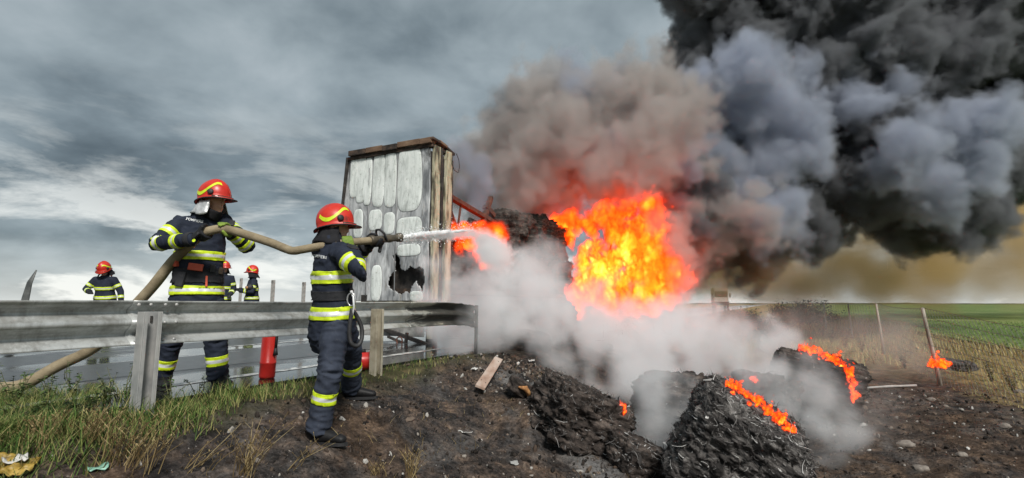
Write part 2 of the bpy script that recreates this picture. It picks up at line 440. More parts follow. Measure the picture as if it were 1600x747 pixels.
# warm scorch then black soot towards the burnt end
edge = t.math('ADD', Yc, t.math('MULTIPLY', t.math('SUBTRACT', t.noise(6, 6, .7), .5), 1.1))
scorch = t.ramp(t.math('MULTIPLY', t.math('ADD', edge, 3.6), .2), [(.02, 0.0), (.35, 1.0)])
base = t.mix(t.math('MULTIPLY', scorch, .75), base, (.40, .36, .24))
nrag = t.noise(4, 6, .65, .4, stretch=(1, .45, 2.4))
sm = t.ramp(t.math('ADD', t.math('MULTIPLY', t.math('ADD', Yc, 4.0), .36), t.math('MULTIPLY', t.math('SUBTRACT', nrag, .5), 1.5)), [(.38, 0.0), (.52, .85), (.8, .97)])
sm = t.math('MULTIPLY', sm, t.math('GREATER_THAN', Yc, -2.815))
base = t.mix(sm, base, (.012, .011, .010))
rail_mat = t.done(base, t.math('ADD', .40, t.math('MULTIPLY', sm, .4)), t.math('MULTIPLY', t.math('SUBTRACT', 1, t.math('MAXIMUM', sm, t.math('MULTIPLY', scorch, .5))), .35), t.bump(t.noise(25, 5, .6), .12, .01))
galv = simple('galvanised_post', [(.3, (.30, .31, .31)), (.5, (.42, .42, .41)), (.72, (.5, .49, .47))], scale=7, rough=.5, metal=.3, bump=.12, bscale=70)
warm = simple('scorched_post', [(.3, (.20, .17, .12)), (.5, (.40, .36, .27)), (.72, (.5, .46, .36))], scale=6, rough=.6, metal=.2, bump=.15, bscale=60)
soot_metal = simple('sooty_metal', [(.3, (.010, .009, .009)), (.55, (.035, .030, .027)), (.75, (.09, .075, .06))], scale=7, rough=.75, bump=.4, bscale=35)
guardrail = empty('guardrail', mat=ROAD, label='long galvanised roadside guardrail with two posts, soot-blackened at its far end', cat='guardrail')
WP = [(.0, .312), (-.006, .300), (-.012, .288), (-.055, .262), (-.078, .246), (-.080, .226), (-.060, .208), (-.012, .178), (.0, .166), (.0, .146), (-.012, .134), (-.060, .104), (-.080, .086), (-.078, .066), (-.055, .050), (-.012, .024), (-.006, .012), (.0, .0)]
def wbeam(v0, v1, off, nseg, bend=None, thick=.004):
    mb = MB(); n = len(WP); rows = []
    for k in range(nseg + 1):
        f = k / nseg; v = v0 + (v1 - v0) * f
        for layer in (0, 1):
            for x, z in WP:
                du, dz = bend(v, z) if bend else (0, 0)
                rows.append((x + off + du - layer * thick, v, .47 + z + dz))
    m = 2 * n; fs = []
    for k in range(nseg):
        a = k * m; b = (k + 1) * m
        for i in range(n - 1):
            fs.append((a + i, a + i + 1, b + i + 1, b + i)); fs.append((a + n + i + 1, a + n + i, b + n + i, b + n + i + 1))
        fs.append((a, b, b + n, a + n)); fs.append((a + n - 1, a + 2 * n - 1, b + 2 * n - 1, b + n - 1))
    for k in (0, nseg):
        a = k * m
        for i in range(n - 1):
            q = (a + i, a + n + i, a + n + i + 1, a + i + 1); fs.append(q if k == 0 else tuple(reversed(q)))
    mb.add(rows, fs); return mb
def endbend(v, z):
    k = max(0, v + 2.15) / .9
    return (.05 * fbm(v * 3, z * 6, 2) * k + .03 * k * k, -.055 * k * k + .03 * k * fbm(v * 4, z * 3, 7))
def dent(v, z):
    return (.004 * fbm(v * 1.3, z * 4, 5), .003 * fbm(v * .9, 0, 4))
wbeam(-16, -5.62, 0, 60, dent).build('rail', rail_mat, guardrail, smooth=True)
wbeam(-5.95, -2.80, .006, 50, dent).build('rail', rail_mat, guardrail, smooth=True)
wbeam(-2.82, -1.22, .011, 60, endbend).build('rail', rail_mat, guardrail, smooth=True)
for dv in (-.13, -.05, .05, .13):
    for z in (.47 + .156, .47 + .285, .47 + .03):
        b_ = MB(); b_.lathe([(.013, 0), (.013, .007), (.009, .012), (.003, .014)], (-.002 if z < .65 and z > .6 else -.012, -5.78 + dv, z), 8, (1, 0, 0)); b_.build('bolt', galv, guardrail, smooth=True)
def post(v, wd, top, m, ub=.018):
    mb = MB()
    th = .007; d = .075
    zb = -.45
    # open C section: web towards the rail, two flanges
    mb.box((ub + th / 2, v, (zb + top) / 2), (th, wd, top - zb))
    for s in (-1, 1):
        mb.box((ub + th + d / 2, v + s * (wd / 2 - th / 2), (zb + top) / 2), (d, th, top - zb))
        mb.box((ub + th + d - th / 2, v + s * (wd / 2 - th - .012), (zb + top) / 2), (th, .022, top - zb))
    o = mb.build('post', m, guardrail, bevel=.002)
    s = MB(); s.tube([(ub + th + .001, v + wd * .22, top - .075), (ub + th + .001, v + wd * .22, top - .03)], .009, 8); s.build('slot', soot_metal, o)
    b = MB(); b.lathe([(.016, 0), (.016, .006), (.011, .012), (.004, .015)], (ub + th, v - .01, top - .10), 10, (1, 0, 0)); b.build('bolt', galv, o, smooth=True)
    return o
def v_on_rail(px, u=.06):
    d = 1 / (.335 - 2.79e-4 * px); return (d - 8.95) / .8944 + u * .5
post(v_on_rail(226), .125, .705, galv)
post(v_on_rail(583), .125, .705, warm)
mb = MB(); mb.bar((.03, -1.28, -.3), (.02, -1.24, .74), .03, .05); mb.build('post', soot_metal, guardrail)

# ================================================================ posts of the far guardrail
pm = simple('weathered_post', [(.35, (.30, .29, .27)), (.65, (.46, .45, .42))], scale=12, rough=.7, bump=.2)
for px, top, Y, wd, lab in ((427, 441, 14.2, .11, 'pale upright post between the wet road firefighters and the hose kink'), (475, 444, 15.0, .11, 'pale upright post just left of the hose operator\'s back'),
                       (377, 438, 14.6, .07, 'slim pale post at the elbow of the distant firefighter')):
    a = at(px, top, Y); mb = MB()
    mb.box((0, 0, (a.z + .12) / 2 - .06), (wd, .05, a.z + .12)); 
    mb.tube([(0, -.025, a.z - .001), (0, .025, a.z - .001)], wd / 2, 14, caps=True)
    mb.box((0, -.028, a.z * .62), (wd * .7, .006, .14))
    o = mb.build('roadside_post', pm, bevel=.006); o.location = (a.x, a.y, 0); o.rotation_euler = (0, 0, RA)
    tag(o, lab, 'post', 'posts across the road')
a = at(40, 466, 9.5); b = at(57, 422, 9.5)
mb = MB(); base_ = Vector((a.x - .25, a.y, 0))
mb.tube([base_, a + Vector((-.02, 0, -.25)), a, a + (b - a) * .5 + Vector((-.03, 0, .02)), b], [(.09, .03), (.085, .028), (.075, .025), (.055, .02), (.012, .008)], 10, side=(1, 0, 0))
o = mb.build('bent_post', simple('dark_plastic', [(.35, (.05, .055, .055)), (.65, (.12, .125, .12))], scale=8, rough=.5), smooth=True)
tag(o, 'dark curved bent post sticking up above the guardrail at far left', 'post')
# ================================================================ burnt trailer
TP = at(668, 535, 10.1); TP.z = 0
TRAILER = Matrix.Translation(TP) @ Matrix.Rotation(RA, 4, 'Z'); TRI = TRAILER.inverted()
def facept(px, py, yl=0.0):
    """(x, z) on the trailer's rear plane seen at a photo pixel"""
    c = Vector((0, 0, CAM_Z)); d = at(px, py, 1.0) - c
    lo = TRI @ c; ld = TRI.to_3x3() @ d
    k = (yl - lo.y) / ld.y; p = lo + ld * k
    return p.x, p.z
def sidept(px, py, xl=0.0):
    c = Vector((0, 0, CAM_Z)); d = at(px, py, 1.0) - c
    lo = TRI @ c; ld = TRI.to_3x3() @ d
    k = (xl - lo.x) / ld.x; p = lo + ld * k
    return p.y, p.z
trailer = empty('burnt_trailer', mat=TRAILER, label='burnt-out lorry trailer with blistered white end wall and charred roof boards', cat='trailer')
t = NT('scorched_aluminium')
X, Yc, Z = t.xyz()
v1 = t.noise(2.2, 7, .62, .8, stretch=(2.2, 1, .55)); v2 = t.noise(16, 6, .7, stretch=(1, 1, .25)); v3 = t.noise(55, 4, .7)
base = t.ramp(v1, [(.30, (.09, .095, .10)), (.42, (.25, .26, .27)), (.54, (.47, .48, .485)), (.70, (.72, .73, .73))])
base = t.mix(.55, base, t.ramp(v2, [(.32, .35), (.55, 1.0)]), 'MULTIPLY')
rust = t.ramp(t.noise(3.2, 5, .65, stretch=(2.5, 1, .5)), [(.60, 0.0), (.70, .7)])
base = t.mix(rust, base, (.20, .16, .10))
topk = t.ramp(t.math('ADD', t.math('MULTIPLY', Z, .25), t.math('MULTIPLY', t.math('SUBTRACT', t.noise(7, 5, .7, stretch=(1, 1, .3)), .5), .45)), [(.93, 0.0), (1.0, 1.0)])
base = t.mix(t.math('MULTIPLY', topk, .9), base, (.02, .018, .016))
lowk = t.ramp(t.math('ADD', Z, t.math('MULTIPLY', v1, .9)), [(.95, 1.0), (1.55, 0.0)])
base = t.mix(t.math('MULTIPLY', lowk, .6), base, (.08, .075, .07))
wall_mat = t.done(base, .55, .15, t.bump(t.math('ADD', t.math('MULTIPLY', v2, .7), t.math('MULTIPLY', v3, .3)), .4, .012), .4)
t = NT('blistered_white_panel')
s1 = t.noise(11, 7, .68); s2 = t.noise(4.5, 8, .68, .8, stretch=(1.8, 1, .5)); s3 = t.noise(48, 4, .7)
base = t.ramp(s2, [(.28, (.30, .32, .31)), (.40, (.55, .585, .56)), (.53, (.72, .76, .73)), (.74, (.84, .86, .84))])
base = t.mix(t.ramp(s1, [(.58, 0.0), (.70, .7)]), base, (.30, .32, .27))
base = t.mix(t.ramp(s3, [(.62, 0.0), (.7, .7)]), base, (.16, .155, .14))
panel_mat = t.done(base, .6, 0, t.bump(t.math('ADD', t.math('MULTIPLY', s1, .5), t.math('MULTIPLY', s3, .5)), .45, .012), .35)
charred = simple('charred_timber', [(.3, (.010, .008, .007)), (.5, (.04, .027, .02)), (.7, (.12, .075, .05))], scale=6, rough=.85, bump=.6, bscale=30, stretch=(1, .3, 1))
brown_board = simple('heat_browned_board', [(.3, (.06, .036, .022)), (.5, (.15, .09, .055)), (.7, (.25, .165, .105))], scale=5, rough=.8, bump=.4, bscale=30, stretch=(.4, 1, 1))
rustm = simple('rusted_steel', [(.3, (.035, .016, .011)), (.55, (.11, .043, .028)), (.75, (.2, .08, .05))], scale=9, rough=.85, bump=.4, bscale=40)
yellowed = simple('heat_yellowed_frame', [(.30, (.02, .018, .015)), (.42, (.14, .125, .085)), (.52, (.42, .39, .27)), (.64, (.58, .55, .42)), (.8, (.64, .62, .54))], scale=3.2, rough=.65, bump=.5, bscale=30, stretch=(2.5, 2.5, .5), detail=8)
XL, XR = facept(541, 350)[0], -.02
XLT, XLB = facept(545, 238)[0], facept(525, 440)[0]
ZT, ZB = 3.93, .82
# hole burnt through the wall
hole = [facept(*q) for q in ((606, 440), (610, 428), (618, 424), (617, 409), (614, 400), (619, 395), (624, 404), (626, 420), (634, 424), (640, 416), (650, 420), (656, 416), (662, 421), (663, 440), (659, 456), (655, 448), (650, 440), (644, 447), (640, 459), (634, 455), (628, 462), (619, 456), (609, 452))]
def inside(x, z, poly):
    c = False; n = len(poly)
    for i in range(n):
        (x1, z1), (x2, z2) = poly[i], poly[i - 1]
        if (z1 > z) != (z2 > z) and x < (x2 - x1) * (z - z1) / (z2 - z1) + x1: c = not c
    return c
NX, NZ = 120, 165
mb = MB()
def wy(x, z):
    return .03 * fbm(x * 1.2, z * .7, 4, 3) + .006 * fbm(x * 7, z * 3, 9, 3)
gzz = [ZB + (ZT - ZB) * j / NZ for j in range(NZ + 1)]
def xl_at(z): return XLB + (XLT - XLB) * (z - 1.3) / (3.85 - 1.3)
def gxz(i, z): l_ = xl_at(z); return l_ + (XR - l_) * i / NX
pts = [(gxz(i, z), wy(gxz(i, z), z), z) for z in gzz for i in range(NX + 1)]
fs = []
for j in range(NZ):
    for i in range(NX):
        zc = (gzz[j] + gzz[j + 1]) / 2; xc = gxz(i + .5, zc)
        if inside(xc + .02 * fbm(xc * 9, zc * 9, 1, 3), zc + .02 * fbm(xc * 9, zc * 9, 6, 3), hole): continue
        fs.append((j * (NX + 1) + i, j * (NX + 1) + i + 1, (j + 1) * (NX + 1) + i + 1, (j + 1) * (NX + 1) + i))
mb.add(pts, fs)
wall = mb.build('end_wall', wall_mat, trailer, smooth=True)
sd_ = wall.modifiers.new('s', 'SOLIDIFY'); sd_.thickness = .02; sd_.offset = -1 
mb = MB(); mb.box(((XL + XR) / 2, .22, (ZT + ZB) / 2), (XR - XL - .06, .04, ZT - ZB - .06)); mb.build('hole_backing', soot_metal, trailer)  # dark board added behind the hole, standing for its dark inside
ribm = simple('sooted_rib', [(.3, (.05, .05, .052)), (.55, (.2, .205, .21)), (.75, (.42, .43, .43))], scale=5, rough=.55, bump=.3, stretch=(1, 1, .3))
# blistered panels standing proud of the wall
PAN = [(547, 560, 249, 309), (557, 571, 242, 318), (583, 600, 236, 324), (601, 619, 234, 325), (621, 660, 231, 330), (552, 567, 327, 372),
       (576, 597, 328, 360), (599, 617, 332, 366), (619, 661, 340, 377), (620, 659, 382, 400), (580, 596, 414, 471), (570, 580, 246, 322), (640, 661, 455, 471)]
def pillow(x0, x1, z0, z1, amp, name, m, parent):
    nx_, nz_ = 14, 26; p = []; f = []
    cx_, cz_ = (x0 + x1) / 2, (z0 + z1) / 2; hx, hz = (x1 - x0) / 2, (z1 - z0) / 2; r = min(hx, hz) * .8
    rings = []
    nseg = 28
    for k, (sc, h) in enumerate(((1.05, -.003), (.975, .005), (.93, .011), (.8, .016), (.5, .019), (.2, .019))):
        for i in range(nseg):
            a = 2 * PI * i / nseg
            # superellipse outline
            ca, sa = math.cos(a), math.sin(a); e = .55
            x = hx * math.copysign(abs(ca) ** e, ca); z = hz * math.copysign(abs(sa) ** e, sa)
            wob = .96 + .06 * fbm(cx_ * 5 + ca * 1.2, cz_ * 5 + sa * 1.2, 3, 3)
            xx = cx_ + x * sc * wob; zz = cz_ + z * (1 - (1 - sc) * hx / max(hx, hz)) * (1 + (wob - 1) * .5)
            p.append((xx, wy(xx, zz) - h * amp - .002 * fbm(xx * 12, zz * 12, 5), zz))
    for k in range(5):
        for i in range(nseg):
            i2 = (i + 1) % nseg; f.append((k * nseg + i, (k + 1) * nseg + i, (k + 1) * nseg + i2, k * nseg + i2))
    f.append(tuple(5 * nseg + i for i in reversed(range(nseg))))
    mb = MB(); mb.add(p, f); mb.mi = [1 if q < nseg else 0 for q in range(len(f))]; return mb.build(name, [m, ribm], parent, smooth=True)
for a, b, c, d in PAN:
    x0, z1 = facept(a, c); x1, z0 = facept(b, d)
    pillow(x0, x1, z0, z1, .85, 'panel', panel_mat, trailer)
# dark vertical ribs between the panels
for px in (575.5, 619.5):
    x, _ = facept(px, 330); mb = MB()
    mb.tube([(x + .012 * fbm(z * 1.5, px, 2), -.004, z) for z in [ZB + .1 + i * .12 for i in range(24)]], .012, 8)
    mb.build('rib', ribm, trailer, smooth=True)
# frame
mb = MB(); mb.bar((xl_at(ZB) - .022, .0, ZB), (xl_at(3.98) - .022, .0, 3.98), .05, .09, up=(0, 1, 0)); mb.build('corner_post', soot_metal, trailer, bevel=.008)
for y0, wd, m in ((.03, .20, yellowed), (.27, .06, soot_metal), (.46, .22, yellowed)):
    mb = MB()
    n = 18
    for i in range(n):
        z0 = .55 + (3.98 - .55) * i / n; z1 = .55 + (3.98 - .55) * (i + 1) / n
        j = .012 * fbm(z0 * 1.3, y0 * 9, 2)
        mb.box((.03 + j, y0 + wd / 2 + j, (z0 + z1) / 2), (.07, wd, z1 - z0 + .002))
    mb.build('corner_post', m, trailer, bevel=.006)
mb = MB(); mb.box((-.02, .42, 2.4), (.03, .8, 2.9)); mb.build('side_panel', soot_metal, trailer)
for zz in (3.2, 2.35, 1.55):
    mb = MB(); mb.box((.075, .27, zz), (.03, .05, .12)); mb.tube([(.09, .27, zz - .1), (.09, .27, zz + .1)], .012, 8); mb.build('hinge', soot_metal, trailer)
# roof boards and torn roof edge
xs = [facept(p, 222, -.05)[0] for p in (547, 573, 599, 622, 657, 676)]
for i in range(5):
    mb = MB(); x0, x1 = xs[i] + .006, xs[i + 1] - .006
    mb.box(((x0 + x1) / 2, -.02 + .01 * (i % 2), 4.055 + .012 * math.sin(i * 2.4)), (x1 - x0, .16, .115), Euler((0, .012 * math.sin(i * 3), 0)).to_matrix())
    mb.build('roof_board', brown_board if i in (1, 3, 4) else charred, trailer, bevel=.006)
mb = MB(); mb.box(((XL + .0) / 2, .02, 3.96), (-XL + .1, .12, .07)); mb.build('roof_rail', charred, trailer, bevel=.006)
for i, (p0, p1, wd) in enumerate((((674, 214), (688, 221), .34), ((686, 219), (700, 228), .30), ((698, 227), (714, 240), .22))):
    (ya, za), (yb, zb) = sidept(*p0, .06), sidept(*p1, .10)
    mb = MB(); mb.bar((-.06, ya, za - .02), (-.05, yb, zb - .02), wd, .05, up=(0, 0, 1))
    mb.build('roof_strip', charred if i != 1 else brown_board, trailer, bevel=.006)
(ya, za), (yb, zb) = sidept(676, 226, .02), sidept(703, 243, .02)
mb = MB(); mb.bar((-.02, ya, za), (0, yb, zb), .10, .07); mb.build('roof_strip', charred, trailer)
w_ = [(sidept(px, py, .1)) for px, py in ((711, 238), (707, 246), (706, 256), (710, 266), (716, 270), (718, 262), (717, 250), (713, 240))]
mb = MB(); mb.tube([(.1, y, z) for y, z in w_], .008, 6); mb.build('hanging_wire', soot_metal, trailer)
# collapsed frame pieces sticking out of the load
for (a, b, wd) in (((695, 303), (769, 348), .14), ((767, 308), (749, 356), .13), ((697, 306), (709, 352), .06), ((721, 314), (713, 350), .05), ((764, 338), (769, 356), .06), ((758, 322), (768, 338), .16)):
    ya, za = sidept(*a, -.25); yb, zb = sidept(*b, -.25)
    mb = MB(); mb.bar((-.25, ya, za), (-.25 + .05, yb, zb), wd, wd * .7); mb.build('roof_beam', rustm, trailer, bevel=.008)
ya, za = sidept(828, 352, -.6); yb, zb = sidept(829, 337, -.6)
mb = MB(); mb.bar((-.6, ya, za), (-.6, yb, zb), .09); mb.build('roof_beam', charred, trailer)
ya, za = sidept(967, 330, -.2); ym, zm = sidept(952, 395, -.2); yb, zb = sidept(936, 474, -.2)
mb = MB(); mb.tube([(-.2, ya, za), (-.2, ym, zm), (-.2, yb, zb)], [.025, .04, .045], 6); mb.build('side_post', rustm, trailer)
# chassis below
mb = MB(); mb.box((-.35, 6.3, .84), (.16, 12.6, .22)); mb.box((-1.65, 6.3, .84), (.16, 12.6, .22)); mb.build('chassis_beam', soot_metal, trailer)
mb = MB(); mb.box((-1.05, 6.3, 1.02), (2.1, 12.5, .10)); mb.build('deck', charred, trailer)
mb = MB(); mb.box((-1.0, .02, .74), (2.0, .10, .13)); mb.build('rear_sill', yellowed, trailer, bevel=.01)
skirt = simple('ashy_skirt', [(.3, (.12, .115, .11)), (.5, (.28, .275, .26)), (.7, (.46, .455, .43))], scale=5, rough=.8, bump=.4, bscale=30)
mb = MB(); mb.box((-.95, -.02, .42), (1.75, .03, .60)); mb.build('bumper_plate', skirt, trailer, bevel=.008)
def lat(a, b, wd, dy=-.07):
    xa, za = facept(*a, dy); xb, zb = facept(*b, dy); mb = MB(); mb.bar((xa, dy, za), (xb, dy, zb), wd, wd); return mb
lat((594, 512), (672, 540), .07).build('underrun_bar', soot_metal, trailer, bevel=.006)
lat((606, 526), (664, 551), .045, -.10).build('underrun_bar', soot_metal, trailer)
lat((636, 520), (633, 545), .05, -.12).build('bracket', soot_metal, trailer)
x, z = facept(624, 532, -.13); mb = MB(); mb.tube([(x + .07 * math.cos(a * PI / 6), -.13, z + .07 * math.sin(a * PI / 6)) for a in range(13)], .014, 6); mb.build('tow_ring', rustm, trailer)
mb = MB(); mb.box((.02, .10, .40), (.16, .18, .9), taper=.9); mb.build('corner_foot', soot_metal, trailer, bevel=.01)
mb = MB(); mb.box((.06, -.02, .44), (.10, .06, .7)); mb.build('corner_plate', yellowed, trailer, bevel=.008)
for k in range(3):
    wh = MB(); cy0 = 2.6 + 1.3 * k
    wh.lathe([(.34, -.14), (.44, -.13), (.48, -.09), (.48, .09), (.44, .13), (.34, .14)], (-.2, cy0, .48), 24, (1, 0, 0))
    wo_ = wh.build('wheel', soot_metal, trailer, smooth=True)
    wh = MB(); wh.lathe([(.33, -.10), (.30, .06), (.12, .08), (.11, .15), (.02, .16)], (-.2, cy0, .48), 20, (1, 0, 0)); wh.build('rim', rustm, wo_)

# ================================================================ bales
def bale_material(name, lo, mid, hi, fleck):
    t = NT(name)
    X, Yc, Z = t.xyz()
    st = t.noise(3.0, 8, .7, .5, stretch=(1.0, 1.0, 5)); n2 = t.noise(9, 6, .7); n3 = t.noise(55, 4, .7)
    c = t.ramp(st, [(.30, lo), (.48, mid), (.62, hi), (.76, tuple(min(.6, x * 1.9) for x in hi))])
    c = t.mix(.85, c, t.ramp(n2, [(.32, .08), (.46, .6), (.66, 1.5)]), 'MULTIPLY')
    c = t.mix(t.ramp(t.noise(22, 5, .7, stretch=(1, 1, 2.5)), [(.63, 0.0), (.70, .85)]), c, fleck)
    return t.done(c, .85, 0, t.bump(t.math('ADD', t.math('MULTIPLY', n2, .5), t.math('MULTIPLY', t.math('ADD', n3, st), .35)), .9, .035), .25)
bale_a = bale_material('charred_bale', (.012, .011, .011), (.060, .054, .051), (.19, .178, .168), (.58, .57, .55))
bale_b = bale_material('brown_charred_bale', (.010, .009, .008), (.046, .036, .031), (.13, .105, .09), (.30, .28, .26))
scrap = island_mat('bale_scraps', [(0.0, (.010, .009, .009)), (.45, (.04, .036, .034)), (.78, (.12, .11, .105)), (.92, (.28, .27, .26)), (1.0, (.6, .59, .57))], vary=.2)
def bale(name, loc, size, rot, m, seed, label, group, res=46, rough=1.0, nscr=700, ztop=None):
    """a squashed block of layered waste: displaced box with torn sheets sticking out of it"""
    bm = bmesh.new(); bmesh.ops.create_cube(bm, size=1)
    bmesh.ops.subdivide_edges(bm, edges=bm.edges[:], cuts=res, use_grid_fill=True)
    sx, sy, sz = size
    for v_ in bm.verts:
        p = v_.co.copy(); q = Vector((p.x * sx, p.y * sy, p.z * sz))
        # round the block off
        e = Vector((abs(p.x) * 2, abs(p.y) * 2, abs(p.z) * 2)); l8 = (e.x ** 7 + e.y ** 7 + e.z ** 7) ** (1 / 7)
        q = q / max(l8, 1e-3) if l8 > 1 else q
        d = q.normalized()
        f = .16 * fbm(q.x * 1.6 + seed, q.y * 1.6, q.z * 1.6, 3) + .085 * fbm(q.x * 4 + seed, q.y * 4, q.z * 9, 4) + .07 * fbm(q.x * 15, q.y * 15 + seed, q.z * 24, 4)
        v_.co = q + d * f * rough * min(size) * .85
    me = bpy.data.meshes.new(name); bm.to_mesh(me); bm.free(); me.materials.append(m)
    root = mesh_obj(name, me)
    root.matrix_world = Matrix.Translation(loc) @ rot.to_matrix().to_4x4()
    tag(root, label, 'bale', group)
    if nscr:
        rnd = random.Random(seed); mb = MB(); polys = me.polygons
        for _ in range(nscr):
            pl = polys[rnd.randrange(len(polys))]; c = pl.center; n_ = pl.normal
            a = Vector((rnd.gauss(0, 1), rnd.gauss(0, 1), rnd.gauss(0, .25))); a = (a - n_ * a.dot(n_) * .6).normalized(); b = n_.cross(a)
            L = rnd.uniform(.005, .020) * (1 if rnd.random() < .93 else 2.4); W = L * rnd.uniform(.2, .6)
            o_ = c + n_ * rnd.uniform(-.004, .006); lift = n_ * rnd.uniform(0, .9) * L
            mb.add([o_ - a * L - b * W, o_ + a * L * .7 - b * W * .8 + lift * .3, o_ + a * L + b * W + lift, o_ - a * L * .8 + b * W * .9 + lift * .2], [(0, 1, 2, 3)])
        # torn strands lying along the layers and hanging off the edges
        for _ in range(int(nscr * 1.6)):
            pl = polys[rnd.randrange(len(polys))]; c = pl.center; n_ = pl.normal
            a = Vector((rnd.gauss(0, 1), rnd.gauss(0, 1), rnd.gauss(0, .35))); a = a - n_ * a.dot(n_)
            if a.length < .1: continue
            a.normalize(); b = n_.cross(a); L = rnd.uniform(.025, .11); W = rnd.uniform(.0012, .004); lf = rnd.uniform(-.1, .55); pts = []
            for q in range(4):
                f = q / 3; p_ = c + a * (L * (f - .3)) + n_ * (.004 + lf * L * f * f) + b * (.25 * L * math.sin(f * 3 + rnd.random()) * .4); w_ = W * (1 - .6 * f); pts += [p_ - b * w_, p_ + b * w_]
            mb.add(pts, [(0, 1, 3, 2), (2, 3, 5, 4), (4, 5, 7, 6)])
        s_ = mb.build('scraps', scrap, root); s_['kind'] = 'stuff'
    return root
GB = 'burnt waste bales on the ground'
bale('waste_bale', at(1150, 700, 4.55), (.88, .9, .80), Euler((math.radians(10), math.radians(33), math.radians(-16))), bale_a, 3.1, 'large tilted charred bale in the foreground, pale flecks and flames along its edge', GB, nscr=2600, res=90, rough=.75)
bale('waste_bale', at(1000, 716, 4.95), (.5, .42, .30), Euler((.2, .35, .5)), bale_b, 27.1, 'low broken bale piece lying between the slumped bale and the large tilted bale', GB, nscr=350, res=30, rough=1.3)
bale('waste_bale', at(905, 648, 5.45), (.80, .85, .62), Euler((math.radians(6), math.radians(22), math.radians(20))), bale_b, 7.7, 'slumped dark bale half buried in the ash bank right of the loose board', GB, nscr=900, res=52, rough=1.15)
bale('waste_bale', at(1075, 640, 6.3), (1.0, .9, .75), Euler((math.radians(-8), math.radians(8), math.radians(30))), bale_b, 12.3, 'smoke-veiled brown bale directly behind the large tilted bale', GB, nscr=400, res=36, rough=1.2)
bale('waste_bale', at(1275, 600, 7.7), (1.15, 1.0, .80), Euler((math.radians(4), math.radians(14), math.radians(-25))), bale_b, 17.9, 'black bale with flames running over its top and down its right end', GB, nscr=500, res=36, rough=1.1)
bale('waste_bale', at(1195, 622, 6.9), (.7, .7, .55), Euler((0, math.radians(20), math.radians(50))), bale_b, 23.5, 'low dark bale between the tilted bale and the burning bale', GB, nscr=250, res=28, rough=1.3)
GC = 'burnt bales loaded on the trailer'
ci = 0
desc = ['nearest the end wall', 'second from the end wall', 'third from the end wall', 'fourth from the end wall', 'against the left edge of the big blaze']
for k in range(5):
    for j in range(2):
        if k == 0 and j == 1: continue
        y = 1.55 + 1.55 * k; z = 1.62 + 1.02 * j - (.45 if k == 1 and j else 0)
        p = TRAILER @ Vector((-.62 + .12 * math.sin(ci * 2.2), y, z + (.2 if (k >= 3 and j) else (.1 if j and k in (1, 2) else 0)) - (.35 if j and k == 0 else 0)))
        bale('waste_bale', p, (1.15, 1.4, 1.08), Euler((.06 * math.sin(ci * 3), .05 * math.cos(ci * 5), RA + .08 * math.sin(ci * 7))), bale_b, 31.0 + ci * 3.3,
             ('upper' if j else 'lower') + ' charred bale on the trailer deck, ' + desc[k], GC, nscr=0, res=22, rough=1.3)
        ci += 1
for (px, py, Y, sz, sd_i, lab) in ((845, 520, 11.0, (1.3, 1.3, 1.1), 78, 'collapsed dark bale leaning against the trailer deck behind the white steam'), (800, 545, 9.4, (1.0, 1.1, .55), 71, 'fallen charred bale at the trailer foot under white smoke'), (900, 560, 11.2, (1.3, 1.2, .8), 75, 'fallen charred bale at the foot of the big blaze')):
    bale('waste_bale', at(px, py, Y), sz, Euler((.1, .2, sd_i)), bale_b, sd_i, lab, GB, nscr=0, res=24, rough=1.3)
ch = bale('charred_lump', at(812, 606, 5.75), (.26, .22, .15), Euler((.3, .5, .6)), bale_b, 81, 'small charred lump with glowing orange hollow on the ash bank', None, nscr=0, res=16, rough=1.2)
ch['category'] = 'debris'; del ch['label']; ch['label'] = 'small charred lump with an orange burnt hollow lying on the ash bank'
mb = MB(); mb.tube([(-.09, -.115, .02), (-.03, -.14, .045), (.03, -.14, .02), (.09, -.12, -.03)], [.012, .03, .026, .012], 8, round_=True)
mb.build('burnt_hollow', simple('ochre_burn', [(.35, (.10, .04, .015)), (.55, (.42, .20, .07)), (.75, (.6, .36, .15))], scale=18, rough=.8, bump=.5), ch, smooth=True)

# ================================================================ small loose things
a = onground(750, 620); b = onground(779, 577)
brd = simple('pale_scorched_plank', [(.3, (.20, .12, .085)), (.5, (.38, .26, .2)), (.7, (.5, .42, .36))], scale=7, rough=.8, bump=.4, bscale=40, stretch=(1, .25, 1))
mb = MB(); up = Vector((.25, -.55, .8)).normalized()
a += Vector((0, 0, .10)); b += Vector((0, 0, .14))
mb.bar(a, b, .115, .03, up=up); o = mb.build('loose_board', brd, bevel=.004); tag(o, 'pale reddish wooden board lying on the burnt slope', 'board')
mb = MB(); d_ = (b - a).normalized(); sdv = d_.cross(up).normalized(); top = sdv.cross(d_)
for k, s in ((.12, .3), (.15, -.3), (.86, .25)):
    mb = MB(); mb.lathe([(.006, 0), (.006, .004), (.002, .006)], a + (b - a) * k + sdv * .1 * s + top * .0155, 8, top); mb.build('nail', soot_metal, o)
a = onground(1342, 611); b = onground(1432, 607)
mb = MB(); a.z += .05; b.z += .06; mb.tube([a, (a + b) / 2 + Vector((0, 0, .008)), b], .022, 8); tag(mb.build('metal_rod', simple('pale_rod', [(.35, (.34, .32, .3)), (.65, (.5, .48, .45))], scale=10, rough=.6), smooth=True), 'thin pale metal rod lying on the burnt soil', 'rod')
